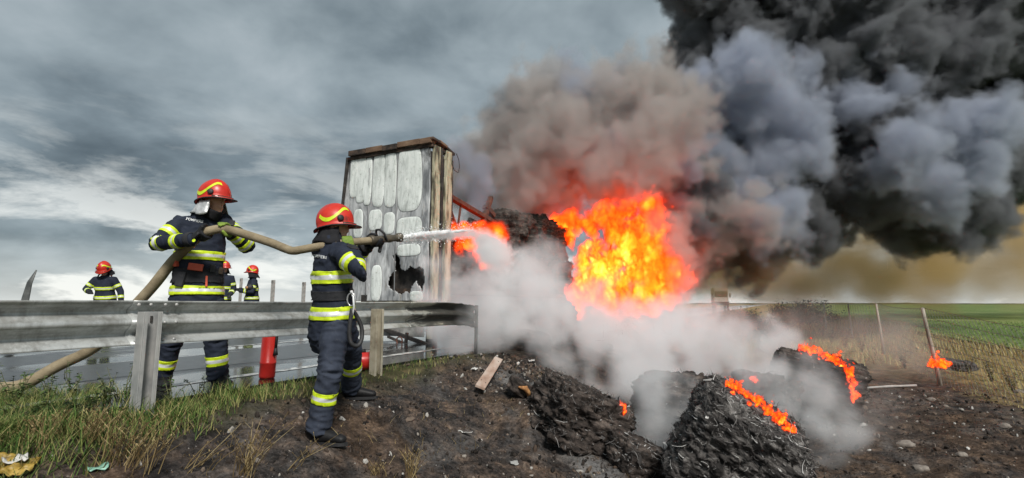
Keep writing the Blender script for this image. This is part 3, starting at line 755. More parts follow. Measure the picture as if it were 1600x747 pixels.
def flake(name, px, py, L, W, ang, m, lab, cat):
    p = onground(px, py); mb = MB(); vs_ = []; n = 8
    for i in range(n + 1):
        for j in range(4):
            x = (i / n - .5) * L; y = (j / 3 - .5) * W * (1 - .5 * abs(i / n - .5))
            vs_.append((x, y, .03 + .25 * L * ((i / n - .5) ** 2) + .02 * fbm(x * 30 + px, y * 30, 1)))
    mb.add(vs_, [(i * 4 + j, (i + 1) * 4 + j, (i + 1) * 4 + j + 1, i * 4 + j + 1) for i in range(n) for j in range(3)])
    o = mb.build(name, m, smooth=True); o.location = p; o.rotation_euler = (.25, 0, ang)
    sm_ = o.modifiers.new('s', 'SOLIDIFY'); sm_.thickness = .004
    return tag(o, lab, cat)
white_p = simple('dirty_white_paper', [(.35, (.45, .44, .42)), (.65, (.7, .69, .66))], scale=14, rough=.7, bump=.2)
grey_p = simple('ashen_paper', [(.35, (.22, .22, .21)), (.65, (.4, .4, .38))], scale=14, rough=.8, bump=.2)
flake('paper_strip', 727, 680, .16, .03, -.5, white_p, 'curled white strip lying on the burnt slope below the board', 'litter')
flake('ash_flake', 803, 728, .07, .05, .4, grey_p, 'pale grey ash flake on the slope at the bottom edge', 'litter')
flake('paper_scrap', 740, 580, .12, .06, 1.2, white_p, 'crumpled white scrap beside the upper end of the board', 'litter')
flake('paper_scrap', 830, 566, .10, .06, .3, white_p, 'small white scrap on the crest of the ash bank', 'litter')
flake('paper_scrap', 1312, 660, .14, .05, .1, white_p, 'white scrap on bare soil right of the tilted bale', 'litter')
tp = onground(12, 738)
yel = simple('yellow_plastic', [(.35, (.16, .10, .02)), (.55, (.36, .24, .045)), (.7, (.5, .36, .10))], scale=8, rough=.5, bump=.5, bscale=25)
mb = MB(); n = 22
mb.add([((i / n - .5) * .22, (j / n - .5) * .16, .03 + .045 * fbm(i / n * 2.2, j / n * 2.2, 3, 4) + .03 * abs(fbm(i / n * 5, j / n * 5, 6, 2))) for i in range(n + 1) for j in range(n + 1)],
       [(i * (n + 1) + j, (i + 1) * (n + 1) + j, (i + 1) * (n + 1) + j + 1, i * (n + 1) + j + 1) for i in range(n) for j in range(n)])
o = mb.build('plastic_sheet', yel, smooth=True); o.location = tp; o.rotation_euler = (.3, .1, .5); sm_ = o.modifiers.new('s', 'SOLIDIFY'); sm_.thickness = .003
tag(o, 'crumpled yellow plastic sheet in the weeds at the bottom left corner', 'litter')
flake('paper_scrap', 22, 726, .10, .07, .8, white_p, 'white crumpled scrap lying on the yellow plastic sheet', 'litter')
flake('plastic_scrap', 152, 738, .10, .05, .5, simple('pale_green_plastic', (.22, .42, .33), rough=.4), 'pale green plastic scrap on the burnt slope at the bottom edge', 'litter')

# ================================================================ red extinguishers
redm = simple('red_paint', [(.3, (.42, .018, .014)), (.7, (.56, .032, .024))], scale=8, rough=.32, bump=.06, bscale=50)
blackm = simple('black_rubber', [(.3, (.010, .010, .011)), (.7, (.028, .028, .03))], scale=10, rough=.6, bump=.2)
steel = simple('bright_steel', [(.3, (.45, .45, .45)), (.7, (.62, .62, .62))], scale=10, rough=.3, metal=.8, bump=.05)
whitem = simple('white_label', [(.3, (.6, .6, .58)), (.7, (.76, .76, .74))], scale=10, rough=.5, bump=.05)
def extinguisher(M4, R, H, label):
    root = empty('fire_extinguisher', mat=M4, label=label, cat='fire extinguisher', group='red fire extinguishers by the rail')
    mb = MB(); mb.lathe([(R * .86, 0), (R * .98, .012), (R, .03), (R, H * .22), (R * 1.035, H * .225), (R * 1.035, H * .25), (R, H * .255), (R, H * .80), (R * .9, H * .88), (R * .55, H * .945), (R * .3, H * .96)], n=28)
    mb.build('cylinder', redm, root, smooth=True)
    mb = MB(); mb.lathe([(R * .3, H * .955), (R * .3, H), (R * .22, H * 1.02)], n=16); mb.box((R * .3, 0, H * 1.02), (R * 1.3, .03, .02)); mb.box((R * .35, 0, H * 1.06), (R * 1.3, .025, .014), Euler((0, -.2, 0)).to_matrix()); mb.build('valve', steel, root, bevel=.003)
    mb = MB(); mb.tube([(R * .3, 0, H * .99), (R * .95, 0, H * .97), (R * 1.2, 0, H * .85), (R * 1.15, 0, H * .62), (R * 1.12, 0, H * .45)], .014, 8); mb.tube([(R * 1.12, 0, H * .47), (R * 1.13, 0, H * .36)], [.016, .026], 10); mb.build('hose', blackm, root, smooth=True)
    a0 = -PI * .62
    mb = MB(); k = 8; q = [(R * 1.012 * math.cos(a0 + .9 * i / k), R * 1.012 * math.sin(a0 + .9 * i / k)) for i in range(k + 1)]
    mb.add([(x, y, H * .64) for x, y in q] + [(x, y, H * .76) for x, y in q], [(i, i + 1, i + k + 2, i + k + 1) for i in range(k)]); mb.build('label_plate', whitem, root, smooth=True)
    return root
p = at(417, 588, 5.4); p.z = .004
extinguisher(Matrix.Translation(p) @ Matrix.Rotation(-.35, 4, 'Z') @ Matrix.Rotation(.03, 4, 'Y'), .077, .66, 'red fire extinguisher standing on the wet road under the guardrail')
p = at(592, 563, 6.05); p.z = .115
ex2 = extinguisher(Matrix.Translation(p) @ Matrix.Rotation(math.radians(35), 4, 'Z') @ Matrix.Rotation(math.radians(-90), 4, 'Y'), .10, .46, 'red fire extinguisher lying on its side behind the second rail post')

# ================================================================ wire fence
fence = empty('wire_fence', mat=ROAD, label='wire mesh fence with leaning weathered stakes along the field edge', cat='fence')
stake = simple('weathered_stake', [(.3, (.17, .14, .11)), (.5, (.32, .28, .23)), (.7, (.46, .42, .37))], scale=9, rough=.85, bump=.4, bscale=50, stretch=(1, 1, .2))
wire_m = simple('dull_wire', (.16, .155, .15), rough=.6, metal=.3, bump=0)
SP = [((1470, 597), (1441, 481), 10.9), ((1381, 547), (1369, 474), 17.0), ((1332, 524), (1325, 475), 24.5), ((1291, 508), (1287, 473), 33), ((1272, 497), (1269, 473), 44), ((1262, 492), (1259, 473), 58)]
tops = []; bots = []
for (b, tpx, Y) in SP:
    B = rl(at(*b, Y)); B.z = gz(B.x, B.y) - .15; Tt = rl(at(*tpx, Y - (.15 if Y < 12 else 0)))
    mb = MB(); d_ = Tt - B
    mb.tube([B, B + d_ * .3 + Vector((.01, 0, 0)), B + d_ * .7, Tt], [.042, .04, .036, .032] if Y < 30 else .045, 8); mb.build('stake', stake, fence, smooth=True)
    tops.append(Tt); bots.append(B + Vector((0, 0, .2)))
tops.insert(0, Vector((7.5, -6.5, .48))); bots.insert(0, Vector((7.35, -6.5, -.85)))
tops.insert(0, Vector((7.6, -12, .5))); bots.insert(0, Vector((7.45, -12, -.85)))
mb = MB()
for i in range(len(tops) - 1):
    L = (bots[i + 1] - bots[i]).length; near = i < 3
    hs = [0, .09, .18, .28, .39, .5, .62, .75, .88, 1.0] if near else [0, .25, .5, .75, 1]
    nseg = 14
    for h in hs:
        pts = []
        for k in range(nseg + 1):
            f = k / nseg; sag = .05 * math.sin(PI * f) + (.14 * h * math.sin(PI * f) if i == 1 else 0)
            p = (bots[i] * (1 - h) + tops[i] * h * .985 + bots[i] * h * .015) * (1 - f) + (bots[i + 1] * (1 - h) + tops[i + 1] * h) * f
            pts.append(p + Vector((.06 * fbm(f * 4, h * 3, i) + (.35 * math.sin(PI * f) * (1 - h) if i == 1 else 0), 0, -sag)))
        mb.tube(pts, .0045 if near else .006, 3, caps=False)
    nv_ = int(L / (.16 if near else .8))
    for k in range(1, nv_):
        f = k / nv_; sag = .05 * math.sin(PI * f)
        a = bots[i] * (1 - f) + bots[i + 1] * f; b = tops[i] * (1 - f) + tops[i + 1] * f
        bx = (.35 * math.sin(PI * f) if i == 1 else 0); bs = (.14 * math.sin(PI * f) if i == 1 else 0)
        mb.tube([a + Vector((bx, 0, -sag)), (a + b) / 2 + Vector((bx * .5 + .03, 0, -sag - bs * .5)), b + Vector((0, 0, -sag - bs))], .004 if near else .005, 3, caps=False)
mb.build('wire_mesh', wire_m, fence)
p = onground(1490, 578)
o = bale('charred_lump', p + Vector((.05, 0, .06)), (.75, .45, .32), Euler((.1, .1, -.4)), bale_a, 91, 'black smouldering heap burning at the foot of the nearest fence stake', None, nscr=0, res=20, rough=1.3); o['category'] = 'debris'

# ================================================================ distant lorry on the road
LP = at(1127, 478, 92); LP.z = 0
lorry = empty('distant_lorry', (LP.x, LP.y, 0), RA + math.radians(8), 'hazy parked lorry far down the road behind the fire smoke', 'lorry')
lw = simple('hazy_white', [(.3, (.42, .38, .34)), (.7, (.55, .5, .45))], scale=1, rough=.6, bump=0); ld_ = simple('lorry_dark', (.05, .045, .045), rough=.5, bump=0)
mb = MB(); mb.box((0, 4.5, 2.35), (2.5, 9, 2.7)); mb.build('cargo_box', lw, lorry, bevel=.04)
mb = MB(); mb.box((0, 0, 2.0), (2.45, 1.9, 2.9), taper=.94); mb.build('cab', lw, lorry, bevel=.1)
mb = MB(); mb.box((0, -.96, 2.5), (2.1, .04, 1.0)); mb.build('windscreen', ld_, lorry)
mb = MB(); mb.box((0, -.98, .85), (2.5, .12, .6)); mb.build('bumper', ld_, lorry, bevel=.04)
for s in (-1, 1):
    mb = MB(); mb.box((s * 1.45, -.8, 2.3), (.22, .12, .75)); mb.build('mirror', ld_, lorry, bevel=.02)
    for y in (0, 6.5, 7.8):
        mb = MB(); mb.lathe([(.3, -.15), (.5, -.14), (.5, .14), (.3, .15)], (s * 1.05, y, .5), 18, (1, 0, 0)); mb.build('wheel', ld_, lorry)
# ================================================================ grass, weeds, stubble, rubble
def blade_verts(mb, p, h, wd, lean, az, bend=.5, segs=3):
    d = Vector((math.cos(az), math.sin(az), 0)); s = Vector((-d.y, d.x, 0)); pts = []
    for i in range(segs + 1):
        f = i / segs; c = p + Vector((0, 0, h * (f - .25 * bend * f * f))) + d * (lean * h * (f * .5 + bend * f * f)); w_ = wd * (1 - f) ** .7
        pts += [c - s * w_, c + s * w_] if i < segs else [c]
    n0 = len(mb.v); mb.v += pts
    for i in range(segs - 1): mb.f.append([n0 + 2 * i, n0 + 2 * i + 1, n0 + 2 * i + 3, n0 + 2 * i + 2])
    k = n0 + 2 * (segs - 1); mb.f.append([k, k + 1, k + 2]); mb.mi += [0] * segs
R = random.Random(11)
green = island_mat('green_grass', [(0, (.035, .085, .014)), (.38, (.085, .155, .03)), (.62, (.17, .20, .055)), (.82, (.28, .26, .095)), (1, (.38, .32, .15))], vary=.15)
dry = island_mat('dry_stems', [(0, (.07, .045, .02)), (.4, (.16, .11, .045)), (.75, (.30, .22, .10)), (1, (.45, .36, .19))], vary=.15)
black = island_mat('burnt_stubble', [(0, (.007, .006, .006)), (.5, (.026, .023, .021)), (.78, (.065, .050, .042)), (.93, (.15, .105, .07)), (1, (.26, .19, .12))], vary=.1)
strawm = island_mat('straw_grass', [(0, (.16, .12, .05)), (.35, (.34, .265, .115)), (.7, (.52, .43, .21)), (.9, (.32, .32, .11)), (1, (.18, .23, .07))], vary=.2)
mb = MB()
for _ in range(17000):
    v = R.uniform(-8.6, -1.9); u = R.gauss(.22, .26) - .06
    dens = 1 if v < -5.6 else max(.12, 1 - (v + 5.6) / 2.2)
    if R.random() > dens or u < -.42: continue
    lf = max(0, min(1, (-5.0 - v) / 2.2)); 
    if u > .30 + .55 * lf + .2 * fbm(v * 1.3, u * 2, 4): continue
    cl = .5 + .8 * max(0, fbm(u * 3, v * 3, 9) + .4)
    h = R.uniform(.05, .14) * (1 + .9 * lf) * cl
    blade_verts(mb, rw(u, v, gz(u, v) - .01), h, R.uniform(.002, .0042), R.uniform(.2, 1.2), R.uniform(0, 2 * PI), R.uniform(.2, .9))
tag(mb.build('verge_grass', green), kind='stuff')
# foreground grass at the lower left
mb = MB()
for _ in range(15000):
    px, py = R.uniform(-30, 330), R.uniform(618, 700)
    if py > 690 - .30 * px + 14 * fbm(px * .03, py * .03, 2): continue
    p = onground(px, py) if _ % 3 == 0 else p + Vector((R.gauss(0, .03), R.gauss(0, .03), 0))
    p.z = gzw(p) - .01
    blade_verts(mb, p, R.uniform(.05, .17), R.uniform(.0018, .0040), R.uniform(.3, 1.3), R.uniform(0, 2 * PI), R.uniform(.3, .9))
tag(mb.build('slope_grass', green), kind='stuff')
# tall leafy weeds at the rail foot: each plant its own thing
weedm = island_mat('weed_leaf', [(0, (.03, .065, .016)), (.5, (.065, .12, .032)), (.85, (.12, .16, .055)), (1, (.2, .2, .09))], vary=.2)
stemm = simple('weed_stem', (.11, .12, .05), rough=.8, bump=0)
def weed(name, p, h, nst, spread, seed, m, sm_, lab, grp, leafL=.035, leaves=14):
    r = random.Random(seed); root = empty(name, p, 0, lab, 'plant', grp); ms = MB(); ml = MB()
    for k in range(nst):
        az = r.uniform(0, 2 * PI); ln = r.uniform(.2, 1) * spread; hh = h * r.uniform(.6, 1.05)
        pts = [Vector((0, 0, -.03)) + Vector((math.cos(az), math.sin(az), 0)) * (ln * f ** 1.5) + Vector((.012 * r.gauss(0, 1), .012 * r.gauss(0, 1), hh * f)) for f in (0, .25, .5, .75, 1)]
        ms.tube(pts, [.0045, .004, .0035, .0028, .0015], 4, caps=False)
        for q in range(leaves):
            f = r.uniform(.15, 1) * 3.99; i = int(f); c = pts[i].lerp(pts[i + 1], f - i)
            a2 = r.uniform(0, 2 * PI); d = Vector((math.cos(a2), math.sin(a2), r.uniform(-.3, .7))).normalized(); s = d.cross(Vector((0, 0, 1))).normalized()
            L = leafL * r.uniform(.5, 1.3); W = L * .26; dn = Vector((0, 0, -L * .25))
            ml.add([c, c + d * L * .45 - s * W, c + d * L + dn, c + d * L * .45 + s * W], [(0, 1, 2, 3)])
    ms.build('stem', sm_, root); ml.build('leaves', m, root)
    return root
WL = ['tall broad-leaved weed at the left edge, just above the yellow plastic sheet', 'low bushy weed where the hose comes down onto the road', 'tall weed overlapping the lower end of the hose', 'slender weed midway between the hose and the first rail post', 'tallest weed, left of the first rail post', 'weed standing just right of the first rail post', 'weed cut off by the left edge of the picture below the rail', 'small weed at the feet of the hose carrier', 'short leafy weed in the grass below the hose', 'dense leafy weed low on the slope at far left']
for i, (px, py, h, n, sp, lf) in enumerate(((25, 640, .34, 9, .14, .05), (75, 632, .26, 7, .12, .045), (110, 628, .36, 6, .12, .045), (165, 632, .30, 6, .12, .04), (190, 628, .42, 5, .16, .04), (262, 640, .30, 5, .14, .035), (-8, 615, .30, 8, .12, .05), (310, 622, .2, 5, .12, .03), (130, 650, .2, 7, .14, .045), (45, 668, .2, 8, .16, .05))):
    weed('weed', onground(px, py), h, n, sp, 100 + i, weedm, stemm, WL[i], 'green weeds below the guardrail', lf, 12)
# dry stalk tufts on the burnt slope
def tuft(px, py, h, n, sp, seed, lean, lab, grp='dry stalk tufts on the burnt slope', m=dry, seeds=True):
    r = random.Random(seed); p = onground(px, py); mb = MB()
    for k in range(n):
        az = r.uniform(0, 2 * PI); o_ = Vector((r.gauss(0, sp * .25), r.gauss(0, sp * .25), -.02)); dx = Vector((lean + r.gauss(0, .28), r.gauss(0, .3), 0)); hh = h * r.uniform(.45, 1.1)
        pts = [o_ + dx * (hh * f ** 1.4) + Vector((.006 * r.gauss(0, 1), 0, hh * f)) for f in (0, .35, .7, 1)]
        mb.tube(pts, [.0028, .0024, .0018, .001], 4, caps=False)
        for q in range(r.randint(1, 4)):
            f = r.uniform(.4, 1); c = o_ + dx * (hh * f ** 1.4) + Vector((0, 0, hh * f)); a2 = r.uniform(0, 2 * PI); d = Vector((math.cos(a2) * .7, math.sin(a2) * .7, .8)) * r.uniform(.02, .06)
            mb.tube([c, c + d], [.0014, .0008], 3, caps=False)
            if seeds: mb.lathe([(.001, 0), (.0035, .006), (.001, .014)], c + d, 5, d)
    o = mb.build('dry_stalks', m); o.location = p
    return tag(o, lab, 'plant', grp)
for i, (px, py, h, n, sp, ln, lab) in enumerate(((380, 742, .34, 26, .12, .35, 'tallest tuft of dry stalks at the bottom of the burnt slope'), (178, 725, .30, 30, .2, .35, 'brown stalk tuft under the first rail post'), (215, 735, .28, 26, .2, .5, 'brown leaning stalks at the bottom left of the burnt slope'), (640, 746, .22, 22, .12, .1, 'short golden stalk tuft below the firefighter\'s boots'), (590, 747, .14, 14, .12, -.1, 'low dry tuft on the bottom edge below the boot'), (300, 735, .24, 9, .15, .9, 'sparse leaning dry stems between the two tall tufts'), (455, 735, .26, 5, .15, .9, 'few thin dry stems left of the operator\'s boot'), (60, 690, .16, 40, .3, .2, 'yellowing tuft above the plastic sheet'), (130, 690, .2, 34, .14, .3, 'yellowing tuft on the grass slope'))):
    tuft(px, py, h, n, sp, 300 + i, ln, lab)
# burnt stubble over the slope and the bare ground
mb = MB()
for _ in range(52000):
    u = R.uniform(.25, 7.4); v = -7.6 + 9.5 * R.random() ** 1.4
    if fbm(u * .9, v * .9, 12, 3) < -.25 or u > 3.4 and R.random() < .45: continue
    blade_verts(mb, rw(u, v, gz(u, v) - .008), R.uniform(.015, .06), R.uniform(.002, .0042), R.uniform(.4, 2.2), R.uniform(0, 2 * PI), R.uniform(.3, 1), segs=2)
tag(mb.build('burnt_stubble', black), kind='stuff')
mb = MB()
for _ in range(4200):
    v = R.uniform(-7.4, 1.0); u = R.uniform(.2, 3.0)
    if fbm(u * 1.2, v * 1.2, 21, 3) < .12: continue
    blade_verts(mb, rw(u, v, gz(u, v) - .005), R.uniform(.02, .10), R.uniform(.0012, .0024), R.uniform(.4, 1.8), R.uniform(0, 2 * PI), R.uniform(.3, 1), segs=3)
tag(mb.build('dry_grass', dry), kind='stuff')
# straw bank along the fence
mb = MB()
for _ in range(34000):
    v = -9 + 62 * R.random() ** 1.5; u = 7.1 + 4.6 * R.random() + (.6 if v < 0 else 0) - (1.6 * min(1, max(0, (v - 6) / 14)) * R.random())
    if fbm(u * .7, v * .45, 30, 3) < -.28: continue
    edge = min(1, max(.25, (u - 6.9) / 1.2))
    h = R.uniform(.12, .42) * edge * (1 if v < 25 else 1.5); k = 1 if v < 12 else (2.2 if v < 30 else 4)
    blade_verts(mb, rw(u, v, gz(u, v) - .02), h, R.uniform(.003, .006) * k, R.uniform(.2, .9), R.uniform(0, 2 * PI), R.uniform(.2, .8))
tag(mb.build('straw_grass', strawm), kind='stuff')
mb = MB()
for _ in range(9000):
    v = 9 + 80 * R.random() ** 1.3; u = R.uniform(.6, 7.2)
    if abs(u - 4) < .6: continue
    h = R.uniform(.1, .35) * (1 if v < 30 else 1.6); k = 3 if v < 30 else 6
    blade_verts(mb, rw(u, v, gz(u, v) - .03), h, R.uniform(.003, .006) * k, R.uniform(.2, .9), R.uniform(0, 2 * PI), R.uniform(.2, .8))
tag(mb.build('embankment_grass', strawm), kind='stuff')
# young crop standing at the near edge of the field
mb = MB()
for _ in range(15000):
    v = -10 + 60 * R.random() ** 1.3; u = 11.4 + 22 * R.random() ** 1.6
    k = 1.2 + max(0, v) * .08
    blade_verts(mb, rw(u, v, -.705), R.uniform(.04, .10), .006 * k, R.uniform(.2, .8), R.uniform(0, 2 * PI), .5, segs=2)
tag(mb.build('young_crop', island_mat('crop_blade', [(0, (.08, .15, .03)), (.6, (.15, .25, .05)), (1, (.26, .34, .10))], vary=.1)), kind='stuff')
# dark wiry weeds on the bank
darkw = island_mat('dark_weed', [(0, (.03, .028, .014)), (.6, (.075, .07, .03)), (1, (.14, .12, .05))], vary=.2)
dstem = simple('dark_stem', (.055, .045, .028), rough=.8, bump=0)
DL = ['wiry dark weed left of the second fence stake', 'wiry weed between the second and third fence stakes', 'wiry weed just right of the round olive bush', 'wiry weed close in front of the second fence stake', 'wiry weed between the two nearest fence stakes', 'wiry weed right of the nearest fence stake', 'wiry weed at the right edge of the picture by the wire mesh', 'wiry weed behind the burning heap at the stake', 'tall wiry weed in front of the round olive bush']
for i, (px, py, h, Y) in enumerate(((1298, 520, .9, 22), (1318, 518, .75, 20), (1285, 512, 1.0, 27), (1345, 528, .7, 18), (1410, 540, .5, 13.5), (1545, 560, .55, 10.8), (1580, 590, .5, 9.6), (1510, 545, .5, 12), (1250, 505, 1.2, 34))):
    p = at(px, py, Y); p.z = gzw(p)
    weed('roadside_weed', p, h, 9, h * .5, 400 + i, darkw, dstem, DL[i], 'wiry weeds on the straw bank', .03 + Y * .0025, 16)
# bushes
def bush(p, rx, rz, seed, n, lab, leaf, m):
    r = random.Random(seed); root = empty('bush', p, 0, lab, 'bush'); ml = MB(); ms = MB()
    for k in range(14):
        az = r.uniform(0, 2 * PI); e = Vector((math.cos(az) * rx * r.uniform(.2, .8), math.sin(az) * rx * r.uniform(.2, .8), rz * r.uniform(.5, 1.12)))
        ms.tube([(0, 0, -.05), e * .5 + Vector((0, 0, rz * .1)), e], [.05, .03, .012], 5, caps=False)
    cl = [(Vector((r.gauss(0, .42) * rx, r.gauss(0, .42) * rx, rz * (.22 + .62 * r.random()))), r.uniform(.18, .42) * rx) for _ in range(26)]
    for _ in range(n):
        c, rr = cl[r.randrange(len(cl))]; p_ = c + Vector((r.gauss(0, .5), r.gauss(0, .5), r.gauss(0, .42))) * rr
        if p_.z < .02: continue
        d = Vector((r.gauss(0, 1), r.gauss(0, 1), r.gauss(.3, 1))).normalized(); s = d.orthogonal().normalized(); L = leaf * r.uniform(.5, 1.3)
        ml.add([p_, p_ + d * L * .5 - s * L * .3, p_ + d * L, p_ + d * L * .5 + s * L * .3], [(0, 1, 2, 3)])
    ms.build('trunk', dstem, root); ml.build('crown', m, root)
bm_ = island_mat('bush_leaf', [(0, (.030, .036, .018)), (.5, (.06, .066, .032)), (.85, (.10, .095, .05)), (1, (.16, .14, .08))], vary=.15)
p = at(1252, 497, 40); p.z = gzw(p); bush(p, 2.1, 1.75, 5, 5200, 'round olive bush standing against the horizon by the fence', .16, bm_)
p = at(1160, 520, 30); p.z = gzw(p); bush(p, 1.5, 1.1, 6, 2600, 'low dark bush left of the concrete channel, veiled by smoke', .13, bm_)
p = at(1212, 525, 26); p.z = gzw(p); bush(p, .9, .9, 8, 2000, 'small dark bush right of the concrete channel', .11, bm_)
# rubble and ash crumbs
rub = island_mat('rubble', [(0, (.010, .009, .008)), (.45, (.035, .027, .022)), (.7, (.09, .062, .045)), (.86, (.18, .14, .11)), (.95, (.34, .32, .29)), (1, (.6, .59, .56))], vary=.25, scale=20)
ICO = bmesh.new(); bmesh.ops.create_icosphere(ICO, subdivisions=1, radius=1); iv = [v.co.copy() for v in ICO.verts]; ico_f = [[v.index for v in f.verts] for f in ICO.faces]; ICO.free()
def chunk(mb, p, s, r):
    E_ = Euler((r.uniform(0, 6), r.uniform(0, 6), r.uniform(0, 6))).to_matrix(); sc = Vector((r.uniform(.6, 1.5), r.uniform(.5, 1.2), r.uniform(.3, .8))) * s
    mb.add([p + E_ @ Vector((a.x * sc.x, a.y * sc.y, a.z * sc.z)) * r.uniform(.8, 1.15) for a in iv], ico_f)
mb = MB()
for _ in range(9500):
    if R.random() < .55: u, v = R.uniform(3.6, 7.6), -7.2 + 12 * R.random() ** 1.5
    else: u, v = R.uniform(.3, 3.4), R.uniform(-7.2, -.5)
    s = .005 + .030 * R.random() ** 5 + (.004 if u > 3.6 else 0)
    chunk(mb, rw(u, v, gz(u, v) + s * .2), s, R)
for px, py, sp, n in ((850, 590, .35, 500), (950, 690, .4, 500), (1010, 720, .35, 350), (1290, 650, .6, 350), (760, 565, .5, 260), (660, 560, .5, 160), (1370, 630, .6, 200), (900, 720, .4, 250)):
    c = onground(px, py)
    for _ in range(n):
        p = c + Vector((R.gauss(0, sp), R.gauss(0, sp), 0)); s = .006 + .035 * R.random() ** 3; p.z = gzw(p) + s * .3; chunk(mb, p, s, R)
tag(mb.build('rubble', rub), kind='stuff')
# pale stones one can pick out on the bare soil
stm = simple('pale_stone', [(.3, (.12, .10, .085)), (.6, (.24, .21, .18)), (.8, (.36, .33, .3))], scale=20, rough=.85, bump=.4)
def stone(px, py, wpx, lab):
    p = onground(px, py); s = wpx / 1600 * p.y; bm = bmesh.new(); bmesh.ops.create_icosphere(bm, subdivisions=3, radius=1)
    for v_ in bm.verts:
        c = v_.co; v_.co = Vector((c.x * s, c.y * s * .8, c.z * s * .5)) * (1 + .28 * fbm(c.x * 1.3 + px, c.y * 1.3, c.z * 1.3, 3))
    me = bpy.data.meshes.new('stone'); bm.to_mesh(me); bm.free(); me.materials.append(stm); o = mesh_obj('stone', me); o.location = p + Vector((0, 0, s * .2)); tag(o, lab, 'stone', 'stones on the bare soil')
stone(1415, 698, 26, 'largest rounded stone on the bare soil right of the tilted bale'); stone(1455, 626, 13, 'small pale stone below the end of the metal rod')
stone(1502, 712, 16, 'flat stone near the bottom right corner'); stone(1570, 668, 18, 'pale flat stone at the right edge'); stone(1592, 614, 14, 'small stone under the fence at the right edge'); stone(1440, 735, 22, 'stone on the bottom edge right of the tilted bale')
# ================================================================ firefighters
def remesh(mb, voxel, smooth=6, name='tmp'):
    me = bpy.data.meshes.new(name); me.from_pydata([tuple(p) for p in mb.v], [], mb.f)
    bm = bmesh.new(); bm.from_mesh(me); bmesh.ops.recalc_face_normals(bm, faces=bm.faces); bm.to_mesh(me); bm.free()
    o = bpy.data.objects.new(name, me); COL.objects.link(o)
    r = o.modifiers.new('r', 'REMESH'); r.mode = 'VOXEL'; r.voxel_size = voxel
    if smooth:
        s = o.modifiers.new('s', 'SMOOTH'); s.factor = .5; s.iterations = smooth
    bpy.context.view_layer.update()
    dg = bpy.context.evaluated_depsgraph_get()
    out = bpy.data.meshes.new_from_object(o.evaluated_get(dg))
    bpy.data.objects.remove(o); bpy.data.meshes.remove(me)
    return out
def seg_dist(p, a, b):
    ab = b - a; k = max(0, min(1, (p - a).dot(ab) / max(ab.length_squared, 1e-9))); return (p - a - ab * k).length, k
def wrinkle(me, bones, amp, freq, seed):
    """cloth folds that run round the limb, deeper near the joints"""
    nrm = [v.normal.copy() for v in me.vertices]
    for v, n in zip(me.vertices, nrm):
        p = v.co; best = None
        for nm, a, b in bones:
            d, k = seg_dist(p, a, b)
            if best is None or d < best[0]: best = (d, k, a, b)
        ax = (best[3] - best[2]).normalized(); h = (p - best[2]).dot(ax); q = p - best[2] - ax * h
        joint = .6 + .9 * (abs(best[1] - .5) * 2) ** 2
        s = Vector((q.x * freq * .45 + seed, q.y * freq * .45, q.z * freq * .45)) + ax * (h * freq * 1.25)
        r = 1 - abs(noise.noise(s)) * 2.4
        r2 = noise.noise(s * 2.3 + Vector((4, 1, 7)))
        v.co = p + n * (amp * joint * (max(-.6, r) * .75 + r2 * .45 - .15))
    me.update()
def band(src, a, axis, lo, hi, near, mats, splits, off, name, parent, thick=.004):
    """strip of cloth cut from the garment's own surface, set proud of it"""
    bm = bmesh.new(); bm.from_mesh(src); axis = axis.normalized()
    dele = [f for f in bm.faces if not (lo - .05 < (f.calc_center_median() - a).dot(axis) < hi + .05 and near(f.calc_center_median()))]
    bmesh.ops.delete(bm, geom=dele, context='FACES')
    cuts = [lo] + [lo + (hi - lo) * s for s in splits] + [hi]
    for c in cuts:
        bmesh.ops.bisect_plane(bm, geom=bm.verts[:] + bm.edges[:] + bm.faces[:], plane_co=a + axis * c, plane_no=axis, dist=1e-5)
    out = []
    for f in bm.faces:
        h = (f.calc_center_median() - a).dot(axis)
        if h < lo or h > hi: out.append(f); continue
        i = 0
        while i < len(splits) and h > cuts[i + 1]: i += 1
        f.material_index = i
    bmesh.ops.delete(bm, geom=out, context='FACES')
    bm.normal_update()
    mv = [(v, v.normal.copy()) for v in bm.verts]
    for v, n in mv: v.co += n * off
    me = bpy.data.meshes.new(name); bm.to_mesh(me); bm.free()
    if not len(me.polygons): return None
    for m in mats: me.materials.append(m)
    o = mesh_obj(name, me, parent)
    s = o.modifiers.new('s', 'SOLIDIFY'); s.thickness = thick; s.offset = -1
    return o
def cloth(name, lo, hi, dust, rough=.85):
    t = NT(name)
    n1 = t.noise(6, 6, .6); n2 = t.noise(30, 5, .6); n3 = t.noise(420, 2, .5)
    c = t.ramp(n1, [(.35, lo), (.65, hi)])
    c = t.mix(t.ramp(n2, [(.58, 0.0), (.75, .45)]), c, dust)
    return t.done(c, rough, 0, t.bump(t.math('ADD', t.math('MULTIPLY', n2, .7), t.math('MULTIPLY', n3, .25)), .4, .008), .25)
navy = cloth('navy_turnout_cloth', (.012, .016, .028), (.024, .031, .050), (.05, .055, .065))
navy_worn = cloth('worn_navy_cloth', (.022, .028, .044), (.045, .055, .080), (.085, .09, .10))
dgrey = cloth('dark_grey_cloth', (.018, .019, .022), (.034, .035, .039), (.07, .07, .07))
knit = cloth('black_knit', (.010, .010, .012), (.018, .018, .021), (.03, .03, .03))
glove_k = cloth('black_glove_leather', (.010, .011, .013), (.022, .023, .027), (.05, .05, .05), .6)
glove_g = cloth('green_glove', (.10, .17, .03), (.26, .36, .06), (.06, .07, .04), .65)
boot_m = cloth('boot_leather', (.008, .008, .009), (.018, .018, .019), (.05, .045, .04), .5)
